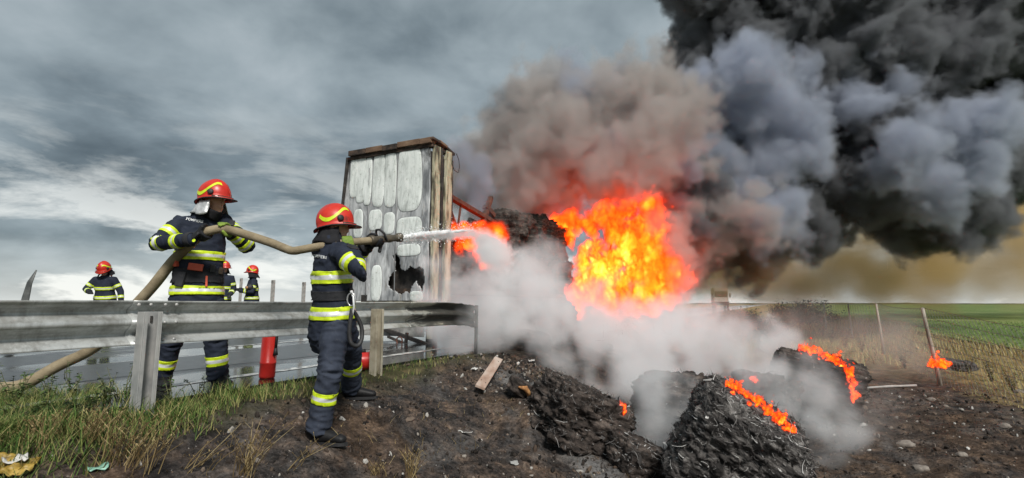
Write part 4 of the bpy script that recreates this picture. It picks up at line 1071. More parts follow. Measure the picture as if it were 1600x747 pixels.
t = NT('lime_reflective'); lime = t.done(t.ramp(t.noise(14, 7, .7), [(.28, (.26, .31, .03)), (.42, (.56, .72, .015)), (.7, (.72, .88, .03))]), .45, 0, t.bump(t.noise(120), .1, .002))
t = NT('silver_reflective'); silver_t = t.done(t.ramp(t.noise(14, 7, .7), [(.28, (.30, .31, .31)), (.42, (.60, .62, .63)), (.7, (.78, .79, .79))]), .35, .1, t.bump(t.noise(120), .1, .002))
skin = simple('skin', [(.35, (.42, .22, .15)), (.65, (.52, .30, .21))], scale=20, rough=.5, bump=.1, bscale=120)
t = NT('helmet_red')
hn = t.noise(7, 6, .65); hs0 = t.noise(40, 5, .7)
hc = t.ramp(hn, [(.3, (.46, .018, .009)), (.7, (.62, .036, .018))])
hc = t.mix(t.ramp(t.noise(11, 7, .7), [(.56, 0.0), (.70, .8)]), hc, (.10, .022, .015))
hc = t.mix(t.ramp(hs0, [(.64, 0.0), (.72, .5)]), hc, (.55, .28, .22))
helm_red = t.done(hc, t.ramp(hn, [(.35, .30), (.65, .55)]), 0, t.bump(hs0, .12, .004))
alu_cloth = simple('silvered_cloth', [(.3, (.38, .39, .40)), (.7, (.68, .69, .70))], scale=22, rough=.4, metal=.35, bump=.6, bscale=30)
orange_m = simple('orange_webbing', [(.3, (.50, .07, .035)), (.7, (.66, .12, .06))], scale=20, rough=.6, bump=.2)
visor_m = simple('smoked_visor', (.05, .035, .025), rough=.12, bump=0)

def frame(f, up=Vector((0, 0, 1))):
    f = Vector(f).normalized(); up = Vector(up); l = up.cross(f).normalized(); u = f.cross(l)
    return f, l, u        # forward, left, up
def helmet(parent, c, f, up, sc=1.0, lod=1):
    f, l, u = frame(f, up)
    root_m = []
    def P(az, el_, o=0.0):
        # crest ridge along the crown and slight flat sides
        d = Vector((math.cos(el_) * math.cos(az), math.cos(el_) * math.sin(az), math.sin(el_)))
        r = Vector((d.x * .152, d.y * .124, d.z * .150))
        cr = .010 * math.exp(-(r.y / .030) ** 2) * max(0, d.z)
        k = 1 + (o + cr) / .14
        r = r * k * sc
        return c + f * r.x + l * r.y + u * r.z
    def bottom(az):
        a = abs((az + PI) % (2 * PI) - PI)
        return -.06 - .42 * (max(0, a - .9) / (PI - .9)) ** 1.1
    na, ne = (40, 14) if lod else (22, 8); vs_ = []; fs = []
    for i in range(ne + 1):
        for k in range(na):
            az = 2 * PI * k / na; b = bottom(az); e = b + (PI / 2 - b) * (i / ne)
            vs_.append(P(az, e))
    for i in range(ne):
        for k in range(na):
            k2 = (k + 1) % na; fs.append((i * na + k, i * na + k2, (i + 1) * na + k2, (i + 1) * na + k))
    # brim flares out in front, a short neck guard behind
    b0 = len(vs_)
    for k in range(na):
        az = 2 * PI * k / na; a = abs((az + PI) % (2 * PI) - PI); b = bottom(az)
        fl = .045 * max(0, math.cos(a)) ** 1.0 + .014 + .012 * max(0, -math.cos(a))
        p = P(az, b, fl) - u * (.014 + .012 * max(0, math.cos(a))) * sc; vs_.append(p)
    for k in range(na):
        k2 = (k + 1) % na; fs.append((b0 + k, b0 + k2, k2, k))
    mb = MB(); mb.add(vs_, fs); shell = mb.build('helmet', helm_red, parent, smooth=True)
    s = shell.modifiers.new('s', 'SOLIDIFY'); s.thickness = .006; s.offset = -1
    if lod:
        mb = MB(); mb.tube([vs_[b0 + k % na] for k in range(na + 1)], .0055 * sc, 6, caps=False); mb.build('helmet_rim', blackm, shell, smooth=True)
    for sgn in (-1, 1):
        n = 24; mb = MB(); vv = []
        for i in range(n + 1):
            q = i / n; az = sgn * (.42 + 1.95 * q); e = .52 + .30 * math.sin(q * 5.6 + .7) - .30 * q; hw = .105
            vv += [P(az, e - hw, .003), P(az, e + hw, .003)]
        mb.add(vv, [(2 * i, 2 * i + 2, 2 * i + 3, 2 * i + 1) if sgn > 0 else (2 * i, 2 * i + 1, 2 * i + 3, 2 * i + 2) for i in range(n)])
        st_ = mb.build('helmet_stripe', lime, shell, smooth=True)
        kn = P(sgn * 1.15, .12); ax = (kn - c).normalized(); mb = MB(); mb.lathe([(.026 * sc, -.006), (.026 * sc, .012), (.018 * sc, .017), (.004, .018)], kn, 14, ax); mb.build('visor_knob', blackm, shell, smooth=True)
    mb = MB(); n = 16; vv = []
    for i in range(n + 1):
        az = -1.05 + 2.1 * i / n; vv += [P(az, -.07, .022), P(az, -.20, .026)]
    mb.add(vv, [(2 * i, 2 * i + 1, 2 * i + 3, 2 * i + 2) for i in range(n)]); v_ = mb.build('visor', visor_m, shell, smooth=True)
    sm_ = v_.modifiers.new('s', 'SOLIDIFY'); sm_.thickness = .003
    return P
def head_chains(mb, c, f, up):
    f, l, u = frame(f, up)
    def el(o, r, n=14):
        o = c + f * o[0] + l * o[1] + u * o[2]; vs_ = []; m = 8; fs = []
        for i in range(m + 1):
            e = -PI / 2 + PI * i / m
            for k in range(n):
                a = 2 * PI * k / n; vs_.append(o + f * (r[0] * math.cos(e) * math.cos(a)) + l * (r[1] * math.cos(e) * math.sin(a)) + u * (r[2] * math.sin(e)))
        for i in range(m):
            for k in range(n): k2 = (k + 1) % n; fs.append((i * n + k, i * n + k2, (i + 1) * n + k2, (i + 1) * n + k))
        mb.add(vs_, fs)
    el((-.005, 0, .03), (.098, .078, .092)); el((.022, 0, -.045), (.072, .060, .075)); el((.07, 0, -.095), (.024, .026, .02))
    el((.098, 0, -.012), (.022, .014, .03)); el((.09, 0, -.062), (.012, .027, .012)); el((.085, 0, .03), (.02, .055, .012))
    for s in (-1, 1): el((-.005, s * .078, -.01), (.028, .010, .034))
    return el
def grip(mb, ctr, ax, R, frm, scale=1.0, spread=.021, a_end=2.9, thumb=True, rr=1.0):
    """palm, four bent fingers and a thumb closed round a tube of radius R; frm = wrist"""
    ax = ax.normalized(); o = (frm - ctr); o = (o - ax * o.dot(ax)).normalized(); t2 = ax.cross(o)
    def C(a, r, s): return ctr + o * (math.cos(a) * r) + t2 * (math.sin(a) * r) + ax * s
    fr = .0112 * scale * rr
    ln = (.92, 1.0, .97, .8)
    for i in range(4):
        s = (1.5 - i) * spread * scale
        n = 7; end = a_end * ln[i]
        mb.tube([C(-.25 + (end + .25) * k / n, R + fr * (1.0 + .12 * (k == 3)), s + .004 * (i - 1.5) * k / n) for k in range(n + 1)], [fr * 1.12, fr * 1.12, fr * 1.05, fr * 1.1, fr, fr * .98, fr * .9, fr * .8], 8, round_=True)
    # palm block between wrist and knuckles
    k0 = C(-.35, R + .016 * scale, 0); mb.tube([frm, frm.lerp(k0, .5) + o * .004, k0], [(.036 * scale, .024 * scale), (.046 * scale, .022 * scale), (.044 * scale, .018 * scale)], 10, side=ax, round_=True)
    if thumb:
        b = frm.lerp(k0, .45) + ax * .034 * scale
        mb.tube([b, C(-.9, R + .018 * scale, .052 * scale), C(-1.7, R + fr * 1.25, .046 * scale), C(-2.4, R + fr * 1.1, .036 * scale)], [fr * 1.5, fr * 1.35, fr * 1.2, fr], 8, round_=True)
def firefighter(label, J, face, torso_f, head_f, head_up, worn=False, voxel=.011, hi=True, group='firefighters in navy turnout gear'):
    V = {k: v.copy() for k, v in J.items() if isinstance(v, Vector)}
    foot = (V['ankR'] + V['ankL']) / 2; foot.z = min(V['ankR'].z, V['ankL'].z) - .1
    root = empty('firefighter', foot, 0, label, 'firefighter', group)
    inv = Matrix.Translation(-foot)
    V = {k: inv @ v for k, v in V.items()}
    def L_(p): return inv @ Vector(p)
    tf, tl, tu = frame(torso_f)
    pel = (V['hipR'] + V['hipL']) / 2
    for k_ in ('hipR', 'hipL'):
        d_ = V[k_] - pel; V[k_] = pel + d_.normalized() * min(d_.length, .088)
    shm = (V['shR'] + V['shL']) / 2
    spine = (shm - pel)
    lat = (V['shL'] - V['shR']).normalized(); hlat = (V['hipL'] - V['hipR']).normalized()
    mid = (lat + hlat).normalized()
    def torso(mb, k):
        mb.tube([pel - spine * .26, pel - spine * .02, pel + spine * .30, pel + spine * .62, pel + spine * .88, shm + spine * .05, shm + spine * .13], [(.228 * k, .190 * k), (.212 * k, .175 * k), (.190 * k, .148 * k), (.205 * k, .152 * k), (.205 * k, .125 * k), (.150 * k, .098 * k), (.085 * k, .08 * k)], 20, side=mid, round_=True)
    def arms(mb, k, hand=False):
        for s in 'RL':
            sh, el_, wr = V['sh' + s], V['el' + s], V['wr' + s]
            ins = sh.lerp(shm, .35)
            mb.tube([ins, sh, sh.lerp(el_, .5), el_, el_.lerp(wr, .5), wr], [.082 * k, .088 * k, .077 * k, .068 * k, .062 * k, .054 * k], 14, round_=True)
    def legs(mb, k, low=.0):
        for s in 'RL':
            hp, kn, an = V['hip' + s], V['knee' + s], V['ank' + s]
            mb.tube([hp + (pel - hp) * .15 + Vector((0, 0, .06)), hp, hp.lerp(kn, .5), kn, kn.lerp(an, .55), an - (kn - an).normalized() * low], [.110 * k, .120 * k, .110 * k, .092 * k, .088 * k, .090 * k], 16, round_=False)
    # body under the gear: one continuous skin mesh with head and hands
    mb = MB(); torso(mb, .80); arms(mb, .72); legs(mb, .72)
    mb.tube([shm + spine * .02, V['neck'], V['head'] + Vector((0, 0, -.05))], [.07, .058, .056], 12)
    head_chains(mb, V['head'], head_f, head_up)
    for s in 'RL':
        if 'grip' + s in V: grip(mb, V['grip' + s], V['gax' + s] + foot, J['gr' + s], V['wr' + s], .86)
        an, to = V['ank' + s], V['toe' + s]
        fd_ = (to - an); fd_.z = 0; fd_.normalize(); gb = Vector((an.x, an.y, to.z)); mb.tube([an, gb + Vector((0, 0, .02)), gb + fd_ * .11 + Vector((0, 0, .008))], [.038, .032, .022], 8, round_=True)
    me = remesh(mb, .009 if hi else .02, 3, 'body'); me.materials.append(skin)
    mesh_obj('body', me, root)
    # trousers
    mb = MB(); legs(mb, 1.0, .02); mb.tube([pel - Vector((0, 0, .06)), pel + spine * .15], [(.185, .145), (.178, .14)], 16, side=hlat, round_=True)
    tr = remesh(mb, voxel, 5, 'trousers'); lb = [(s, V[a + s], V[b + s]) for s in 'RL' for a, b in (('hip', 'knee'), ('knee', 'ank'))]
    if hi: wrinkle(tr, lb, .013, 17, 3.3)
    tr.materials.append(navy_worn if worn else navy); tro = mesh_obj('trousers', tr, root)
    for s in 'RL':
        kn, an = V['knee' + s], V['ank' + s]; ax = an - kn; Ln = ax.length; oth = 'L' if s == 'R' else 'R'
        def near(p, kn=kn, an=an, o1=V['knee' + oth], o2=V['ank' + oth]): return seg_dist(p, kn, an)[0] < seg_dist(p, o1, o2)[0]
        b0 = J.get('cuff', .56) * Ln
        band(tr, kn, ax, b0, b0 + .085, near, [lime, silver_t, lime], [.33, .67], .004, 'reflective_band', tro)
    # boots
    for s in 'RL':
        an, to = V['ank' + s], V['toe' + s]; fd = (to - an); fd.z = 0; fd.normalize(); side = Vector((0, 0, 1)).cross(fd)
        gzv = to.z - .03
        mb = MB(); heel = Vector((an.x, an.y, gzv + .045)) - fd * .035
        mb.tube([an + Vector((0, 0, .08)), an, heel + Vector((0, 0, .03))], [.062, .060, .056], 12, round_=True)
        tip = Vector((an.x, an.y, gzv + .04)) + fd * .20
        mb.tube([heel, heel.lerp(tip, .45) + Vector((0, 0, .018)), tip], [(.044, .042), (.050, .050), (.045, .034)], 12, side=side, round_=True)
        bm_ = remesh(mb, .008 if hi else .02, 3, 'boot'); bm_.materials.append(boot_m); bo = mesh_obj('boot', bm_, root)
        sb = MB(); n = 14; pts = []
        for k in range(n):
            a = 2 * PI * k / n; q = (heel + tip) / 2 + fd * (math.cos(a) * .165) + side * (math.sin(a) * .052 * (1 - .12 * math.cos(a))); pts.append(q)
        sb.add([Vector((q.x, q.y, gzv - .005)) for q in pts] + [Vector((q.x, q.y, gzv + .02)) for q in pts], [tuple(reversed(range(n))), tuple(range(n, 2 * n))] + [(k, (k + 1) % n, (k + 1) % n + n, k + n) for k in range(n)])
        sb.build('sole', blackm, bo)
    # jacket
    mb = MB(); torso(mb, 1.0); arms(mb, 1.0)
    ja = remesh(mb, voxel, 5, 'jacket')
    tb = ('T', pel - spine * .26, shm); ab = [(s + n, V[a + s], V[b + s]) for s in 'RL' for n, a, b in (('u', 'sh', 'el'), ('f', 'el', 'wr'))]
    if hi: wrinkle(ja, [tb] + ab, .011, 15, 8.1)
    ja.materials.append(navy); jao = mesh_obj('jacket', ja, root)
    def owner(p):
        best = None
        for nm, a, b in ab:
            d = seg_dist(p, a, b)[0] - .075
            if best is None or d < best[0]: best = (d, nm)
        dT = seg_dist(p, tb[1], tb[2])[0] - .17
        return 'T' if dT < best[0] else best[1]
    tri = [lime, silver_t, lime]; sp_ = [.33, .67]
    SL = spine.length
    def isT(p): return owner(p) == 'T'
    def isTl(p): return seg_dist(p, tb[1], tb[2])[0] < .30 and owner(p) == 'T'
    for lo in J['tbands']: band(ja, pel, spine, lo * SL, lo * SL + J.get('bw', .075), isTl, tri, sp_, .009, 'reflective_band', jao)
    for s in 'RL':
        sh, el_, wr = V['sh' + s], V['el' + s], V['wr' + s]
        for which, f0 in J['abands']:
            a, b = (sh, el_) if which == 'u' else (el_, wr); Ln = (b - a).length
            band(ja, a, b - a, f0 * Ln, f0 * Ln + J.get('bw', .07) * .93, lambda p, q=s + which: owner(p) == q, tri, sp_, .004, 'reflective_band', jao)
        # glove cuff ring
        band(ja, el_, wr - el_, (wr - el_).length - .02, (wr - el_).length + .03, lambda p, q=s + 'f': owner(p) == q, [dgrey], [], .006, 'cuff', jao)
    # collar
    mb = MB(); mb.tube([shm + spine * .06, shm + spine * .15, V['neck'].lerp(V['head'], .12)], [(.105, .095), (.085, .082), (.088, .088)], 18, side=lat, caps=False)
    co = mb.build('collar', navy, jao, smooth=True); s_ = co.modifiers.new('s', 'SOLIDIFY'); s_.thickness = .012
    # gloves
    for s in 'RL':
        if 'grip' + s not in V: 
            wr, el_ = V['wr' + s], V['el' + s]; d = (wr - el_).normalized(); mb = MB(); sd0 = d.cross(Vector((0, 0, 1))).normalized(); up0 = sd0.cross(d)
            mb.tube([wr - d * .03, wr + d * .05, wr + d * .09], [(.042, .03), (.046, .024), (.042, .02)], 10, side=sd0, round_=True)
            for i in range(4):
                b = wr + d * .09 + sd0 * (i - 1.5) * .021; mb.tube([b, b + d * .035 - up0 * .008, b + d * .055 - up0 * .03], [.011, .0105, .009], 7, round_=True)
            b = wr + d * .03 + sd0 * .04; mb.tube([b, b + d * .04 + sd0 * .018, b + d * .065 + sd0 * .012 - up0 * .01], [.014, .012, .010], 7, round_=True)
        else:
            mb = MB(); grip(mb, V['grip' + s], V['gax' + s] + foot, J['gr' + s], V['wr' + s], 1.08, rr=1.12)
            wr, el_ = V['wr' + s], V['el' + s]; mb.tube([wr - (wr - el_).normalized() * .05, wr], [.047, .040], 12, round_=True)
        gm = remesh(mb, .0055 if hi else .012, 3, 'glove'); gm.materials.append(J['gm' + s]); g = mesh_obj('glove', gm, root)
        if J.get('patch' + s) is not None:
            pc = L_(J['patch' + s][0]); mb = MB(); mb.lathe([(.014, 0), (.014, .004), (.010, .005), (.010, .001), (.002, .001)], pc, 14, J['patch' + s][1]); mb.build('glove_badge', lime, g)
    # balaclava, helmet, neck cloth
    hf, hl, hu = frame(head_f, Vector(head_up))
    H = V['head']
    mb = MB(); mb.tube([shm + spine * .05, V['neck'], H - hu * .112 - hf * .004, H - hu * .070 + hf * .012], [.078, .072, (.086, .090), (.079, .096)], 20, side=hl)
    bl = remesh(mb, .008 if hi else .016, 4, 'balaclava'); bl.materials.append(knit); mesh_obj('balaclava', bl, root)
    P = helmet(root, H + hu * .055, head_f, Vector(head_up), 1.0, hi)
    if J.get('nape'):
        vs_ = []; na, nr = 20, 8
        for j in range(nr + 1):
            for k in range(na + 1):
                a = PI * .36 + PI * 1.28 * k / na; q = j / nr; r = .108 + .055 * q ** 1.2 + .014 * math.sin(a * 9 + q * 4) * q + .012 * fbm(a * 2, q * 3, 4)
                vs_.append(H + hu * (.0 - .135 * q + .012 * math.sin(a * 5)) + hf * (math.cos(a) * r * 1.05) + hl * (math.sin(a) * r * .92))
        mb = MB(); mb.add(vs_, [(j * (na + 1) + k, j * (na + 1) + k + 1, (j + 1) * (na + 1) + k + 1, (j + 1) * (na + 1) + k) for j in range(nr) for k in range(na)])
        o = mb.build('neck_guard', alu_cloth if J['nape'] == 2 else knit, root, smooth=True); s_ = o.modifiers.new('s', 'SOLIDIFY'); s_.thickness = .006
    return dict(root=root, jacket=ja, jao=jao, tro=tro, pel=pel, spine=spine, shm=shm, foot=foot, V=V, isT=isTl, tf=tf, tl=tl)
def surf(me, origin, direction):
    bt = BVHTree.FromPolygons([v.co[:] for v in me.vertices], [p.vertices[:] for p in me.polygons])
    h = bt.ray_cast(origin, direction)
    return (h[0], h[1]) if h[0] is not None else (Vector(origin), -Vector(direction))
def stick_box(ff, name, px, py, Y, size, m, parent, lift=.012, roll=0, bevel=.004):
    """a pouch or buckle set on the jacket where the photograph shows it"""
    eye = Vector((0, 0, CAM_Z)) - ff['foot']; tgt = at(px, py, Y) - ff['foot']
    p, n = surf(ff['jacket'], eye, (tgt - eye).normalized())
    x = Vector((0, 0, 1)).cross(n).normalized(); y = n.cross(x)
    Rm = Matrix((x, y, n)).transposed() @ Matrix.Rotation(roll, 3, 'Z')
    mb = MB(); mb.box((0, 0, 0), size); o = mb.build(name, m, parent, bevel=bevel)
    o.matrix_local = Matrix.Translation(p + n * lift) @ Rm.to_4x4(); return o
def lettering(ff, body, px0, py0, px1, py1, Y, size, m, parent, name='lettering', squash=1.0):
    cu = bpy.data.curves.new('txt', 'FONT'); cu.body = body; cu.size = size; cu.align_x = 'CENTER'; cu.align_y = 'CENTER'; cu.resolution_u = 2; cu.offset = size * .015
    to = bpy.data.objects.new('txt', cu); COL.objects.link(to); bpy.context.view_layer.update()
    me = bpy.data.meshes.new_from_object(to.evaluated_get(bpy.context.evaluated_depsgraph_get())); bpy.data.objects.remove(to)
    bm = bmesh.new(); bm.from_mesh(me); bmesh.ops.triangulate(bm, faces=bm.faces)
    bmesh.ops.subdivide_edges(bm, edges=[e for e in bm.edges if e.calc_length() > size * .25], cuts=2); bm.to_mesh(me); bm.free()
    eye = Vector((0, 0, CAM_Z)) - ff['foot']; a = at(px0, py0, Y) - ff['foot']; b = at(px1, py1, Y) - ff['foot']
    c = (a + b) / 2; x = (b - a); W = x.length; x.normalize(); vw = (c - eye).normalized(); y = (-vw).cross(x).normalized() 
    xs_ = [v.co.x for v in me.vertices]; k = W / (max(xs_) - min(xs_))
    bt = BVHTree.FromPolygons([v.co[:] for v in ff['jacket'].vertices], [p.vertices[:] for p in ff['jacket'].polygons])
    for v in me.vertices:
        q = c + x * (v.co.x * k) + y * (v.co.y * k * squash); o = q - vw * .6
        h = bt.ray_cast(o, vw); v.co = (h[0] + h[1] * .004) if h[0] is not None else q
    me.materials.append(m); return mesh_obj(name, me, parent, smooth=False)

# ---- hose first: the hands close round it
hose_m = simple('canvas_hose', [(.3, (.13, .10, .06)), (.5, (.25, .20, .125)), (.72, (.36, .30, .2))], scale=6, rough=.85, bump=.4, bscale=90)
HP = [(-140, 640, 4.35, .056), (-40, 626, 4.42, .055), (30, 603, 4.55, .054), (90, 572, 4.62, .052), (150, 541, 4.64, .050), (205, 484, 4.62, .050), (240, 446, 4.60, .050), (270, 408, 4.56, .048), (296, 383, 4.46, .046), (316, 366, 4.36, .045), (331, 360, 4.34, .042), (345, 358, 4.35, .040), (365, 361, 4.33, .040), (395, 370, 4.28, .039), (425, 380, 4.22, .038), (447, 389, 4.15, .037), (458, 392, 4.12, .036), (472, 390, 4.11, .036), (500, 385, 4.12, .035), (543, 379, 4.16, .034), (566, 377, 4.24, .034), (586, 375, 4.34, .034)]
def spline(pts, n):
    P_ = [pts[0]] + list(pts) + [pts[-1]]; out = []
    for i in range(1, len(P_) - 2):
        for k in range(n):
            t_ = k / n; a, b, c, d = P_[i - 1], P_[i], P_[i + 1], P_[i + 2]
            out.append(tuple(.5 * (2 * b[j] + (c[j] - a[j]) * t_ + (2 * a[j] - 5 * b[j] + 4 * c[j] - d[j]) * t_ ** 2 + (3 * b[j] - a[j] - 3 * c[j] + d[j]) * t_ ** 3) for j in range(len(a))))
    out.append(tuple(P_[-1])); return out
hp = [(*at(x, y, Y), r * .92) for x, y, Y, r in HP]
hp[0] = (hp[0][0], hp[0][1], .055, .055); hp[1] = (hp[1][0], hp[1][1], .056, .055)
hs_ = spline(hp, 6)
hose = empty('fire_hose', hp[3][:3], 0, 'tan canvas fire hose held by two firefighters, ending in a dark nozzle', 'hose')
HO = Vector(hp[3][:3])
mb = MB(); mb.tube([Vector(p[:3]) - HO for p in hs_], [p[3] * (1 + .03 * fbm(i * .3, 0, 1)) for i, p in enumerate(hs_)], 14); mb.build('hose', hose_m, hose, smooth=True)
n0 = Vector(hp[-1][:3]) - HO; n1 = at(626, 371, 4.62) - HO; nd = (n1 - n0).normalized(); nl = (n1 - n0).length
noz_m = simple('nozzle_metal', [(.3, (.07, .058, .042)), (.7, (.16, .135, .10))], scale=12, rough=.5, metal=.4, bump=.15)
mb = MB(); mb.lathe([(.036, -.06), (.042, -.05), (.042, .0), (.034, .01), (.032, nl * .45), (.036, nl * .5), (.036, nl * .6), (.031, nl * .63), (.031, nl * .86), (.041, nl * .88), (.042, nl * .99), (.034, nl), (.026, nl * .99), (.024, nl * .9)], n0, 20, nd)
noz = mb.build('nozzle', noz_m, hose, smooth=True)
# shut-off bail over the nozzle
up_ = (Vector((0, 0, 1)) - nd * nd.z).normalized(); sd2 = nd.cross(up_)
q0 = n0 + nd * nl * .30
mb = MB(); mb.tube([q0 + sd2 * .042 - up_ * .01, q0 + sd2 * .046 + up_ * .05 - nd * .03, q0 + sd2 * .02 + up_ * .085 - nd * .05, q0 - sd2 * .02 + up_ * .085 - nd * .05, q0 - sd2 * .046 + up_ * .05 - nd * .03, q0 - sd2 * .042 - up_ * .01], .010, 8, round_=True)
mb.build('bail', blackm, noz, smooth=True)
mb = MB(); q0 = n0 + nd * nl * .22; mb.tube([q0 - up_ * .03, q0 - up_ * .10 - nd * .03], [.018, .016], 10, round_=True); mb.build('grip_handle', blackm, noz, smooth=True)
def hose_at(px):
    best = min(hs_, key=lambda p: abs(800 + 800 * p[0] / p[1] - px)); i = hs_.index(best)
    a = Vector(hs_[max(0, i - 2)][:3]); b = Vector(hs_[min(len(hs_) - 1, i + 2)][:3])
    return Vector(best[:3]), (b - a).normalized(), best[3]

# ---- hose carrier standing behind the rail
c1, x1, r1 = hose_at(314); c2, x2, r2 = hose_at(344)
J = dict(hipR=at(287, 458, 4.66), hipL=at(329, 456, 4.78), kneeR=at(266, 536, 4.68), kneeL=at(337, 532, 4.74), ankR=at(250, 592, 4.74), ankL=at(341, 588, 4.78),
         toeR=at(262, 604, 4.58), toeL=at(362, 602, 4.64), shR=at(279, 352, 4.62), shL=at(350, 348, 4.82), elR=at(246, 381, 4.45), elL=at(386, 384, 4.60),
         wrR=at(297, 374, 4.30), wrL=at(362, 364, 4.42), neck=at(321, 333, 4.72), head=at(334, 315, 4.70),
         gripR=c1, gaxR=x1, grR=r1, gripL=c2, gaxL=x2, grL=r2, gmR=glove_k, gmL=glove_g, tbands=[.46, -.035], abands=[('u', .34), ('f', -.02), ('f', .55)], bw=.078, cuff=.42, nape=2)
for k in ('ankR', 'ankL'): J[k].z = max(J[k].z, .10)
for k in ('toeR', 'toeL'): J[k].z = .045
J['patchR'] = (at(303, 376, 4.24), Vector((0, -1, .2)))
f1 = firefighter('firefighter behind the guardrail with silvery neck cloth, holding the hose at his chest', J, None, (.55, -.83, 0), (.97, -.22, -.05), (.03, -.02, 1))
rt = f1['root']
lettering(f1, 'POMPIERII', 291, 342, 317, 347, 4.6, .05, silver_t, f1['jao'], squash=.95)
bw_ = band(f1['jacket'], f1['pel'], f1['spine'], .085, .215, f1['isT'], [dgrey], [], .012, 'belt', rt, .01)
for nm, px, py, sz, m in (('pouch', 277, 409, (.055, .075, .03), orange_m), ('pouch', 306, 418, (.115, .062, .03), orange_m), ('buckle', 330, 420, (.045, .07, .02), blackm), ('buckle', 342, 423, (.03, .06, .025), noz_m), ('pocket_flap', 262, 430, (.09, .10, .03), dgrey), ('pocket_flap', 285, 437, (.07, .13, .03), dgrey), ('radio', 362, 352, (.045, .07, .03), blackm)):
    stick_box(f1, nm, px, py, 4.6, sz, m, rt, .020, roll=-.12)
stick_box(f1, 'clip', 322, 440, 4.6, (.018, .10, .012), orange_m, rt, .014)

# ---- hose operator on the burnt slope, seen from behind
c1, x1, r1 = hose_at(541); c2, x2, r2 = Vector(n0 + HO + nd * nl * .08), nd, .036
J = dict(hipR=at(530, 497, 4.12), hipL=at(511, 496, 4.36), kneeR=at(516, 578, 4.03), kneeL=at(549, 546, 4.74), ankR=at(498, 650, 4.08), ankL=at(550, 589, 5.02),
         toeR=at(529, 676, 4.05), toeL=at(588, 603, 5.05), shR=at(535, 396, 4.04), shL=at(503, 391, 4.34), elR=at(566, 428, 3.86), elL=at(556, 402, 4.55),
         wrR=at(551, 395, 4.06), wrL=at(574, 384, 4.45), neck=at(518, 372, 4.22), head=at(523, 357, 4.24),
         gripR=c1, gaxR=-x1, grR=r1, gripL=c2, gaxL=-x2, grL=r2, gmR=glove_g, gmL=glove_k, tbands=[.53, .0], abands=[('u', .36), ('f', .10)], bw=.098, cuff=.36, nape=1)
J['toeR'].z = gzw(J['toeR']) + .05; J['toeL'].z = gzw(J['toeL']) + .05
J['ankR'].z = J['toeR'].z + .075; J['ankL'].z = J['toeL'].z + .075
f2 = firefighter('firefighter with his back turned on the burnt slope aiming the hose nozzle at the fire', J, None, (.80, .60, 0), (.99, .16, .0), (.06, 0, 1), worn=True)
rt = f2['root']
band(f2['jacket'], f2['pel'], f2['spine'], .15, .225, f2['isT'], [dgrey], [], .010, 'belt', rt, .008)
lettering(f2, 'POMPIERII', 487, 399, 510, 403, 4.4, .05, silver_t, f2['jao'], squash=1.1)
# carabiner, strap and rubber loop at the hip
FO = f2['foot']
def ffp(px, py, Y): return at(px, py, Y) - FO
mb = MB(); ring = [ffp(549 + 6.5 * math.cos(a * PI / 8), 468 + 10 * math.sin(a * PI / 8), 3.93) for a in range(17)]; mb.tube(ring, .006, 6, caps=False); mb.build('carabiner', steel, rt, smooth=True)
mb = MB(); mb.tube([ffp(549, 455, 3.95), ffp(552, 464, 3.93), ffp(553, 480, 3.92), ffp(549, 500, 3.93)], [.012, .008, .007, .009], 8); mb.build('strap', silver_t, rt, smooth=True)
loop = [ffp(550, 482, 3.93), ffp(547, 505, 3.92), ffp(546, 525, 3.92), ffp(550, 538, 3.92), ffp(559, 540, 3.95), ffp(565, 530, 3.98), ffp(565, 512, 4.0), ffp(558, 495, 3.99), ffp(552, 486, 3.96)]
mb = MB(); mb.tube([Vector(p) for p in spline([tuple(p) for p in loop], 4)], .016, 10); mb.build('rubber_loop', blackm, rt, smooth=True)
stick_box(f2, 'buckle', 545, 455, 4.1, (.04, .05, .02), blackm, rt, .016)

# ---- colleagues far across the road
def far_ff(px, top, Y, hf, hup, lab, arms_, lean=0.0, tf=None):
    s = Y / 800.0; hz = CAM_Z + (475 - top) * s * 1.0
    X = (px - 800) * s
    zH = hz - .17
    k = zH / 1.66
    f = Vector(tf or hf); f.z = 0; f.normalize(); r = Vector((f.y, -f.x, 0)); c = Vector((X, Y, 0))
    def p(rr, ff_, z): return c + r * rr + f * ff_ + Vector((0, 0, z))
    q = dict(hipR=p(.10, 0, .93), hipL=p(-.10, 0, .93), kneeR=p(.12, .04, .52), kneeL=p(-.12, .02, .52), ankR=p(.13, 0, .10), ankL=p(-.13, 0, .10), toeR=p(.15, .2, .04), toeL=p(-.15, .2, .04),
             shR=p(.19, lean, 1.42 * k + .0), shL=p(-.19, lean, 1.42 * k), neck=p(0, lean * 1.1, 1.50 * k), head=p(0, lean * 1.3 + .02, zH))
    for n_, (rr, ff_, z) in arms_.items(): q[n_] = p(rr, ff_ + lean * .6, z * k)
    q.update(gmR=glove_k, gmL=glove_k, tbands=[.42, -.12], abands=[('u', .45), ('f', .45)], bw=.07, cuff=.5, nape=1)
    return firefighter(lab, q, None, f, hf, hup, voxel=.02, hi=False)
far_ff(168, 411, 11.6, (.10, -.80, -.50), (.05, -.5, .85), 'distant firefighter with bowed red helmet standing across the road near the bent post',
       dict(elR=(.33, .10, 1.18), wrR=(.12, .28, 1.12), elL=(-.34, .0, 1.14), wrL=(-.40, .05, .90)), lean=.06, tf=(.1, -1, 0))
f4 = far_ff(396, 417, 13.6, (-.95, -.25, -.05), (-.05, 0, 1), 'distant firefighter in profile carrying a breathing mask, left of the pale posts',
       dict(elR=(.30, .05, 1.15), wrR=(.18, .26, 1.20), elL=(-.28, .05, 1.12), wrL=(-.12, .30, 1.16)), tf=(-.8, -.6, 0))
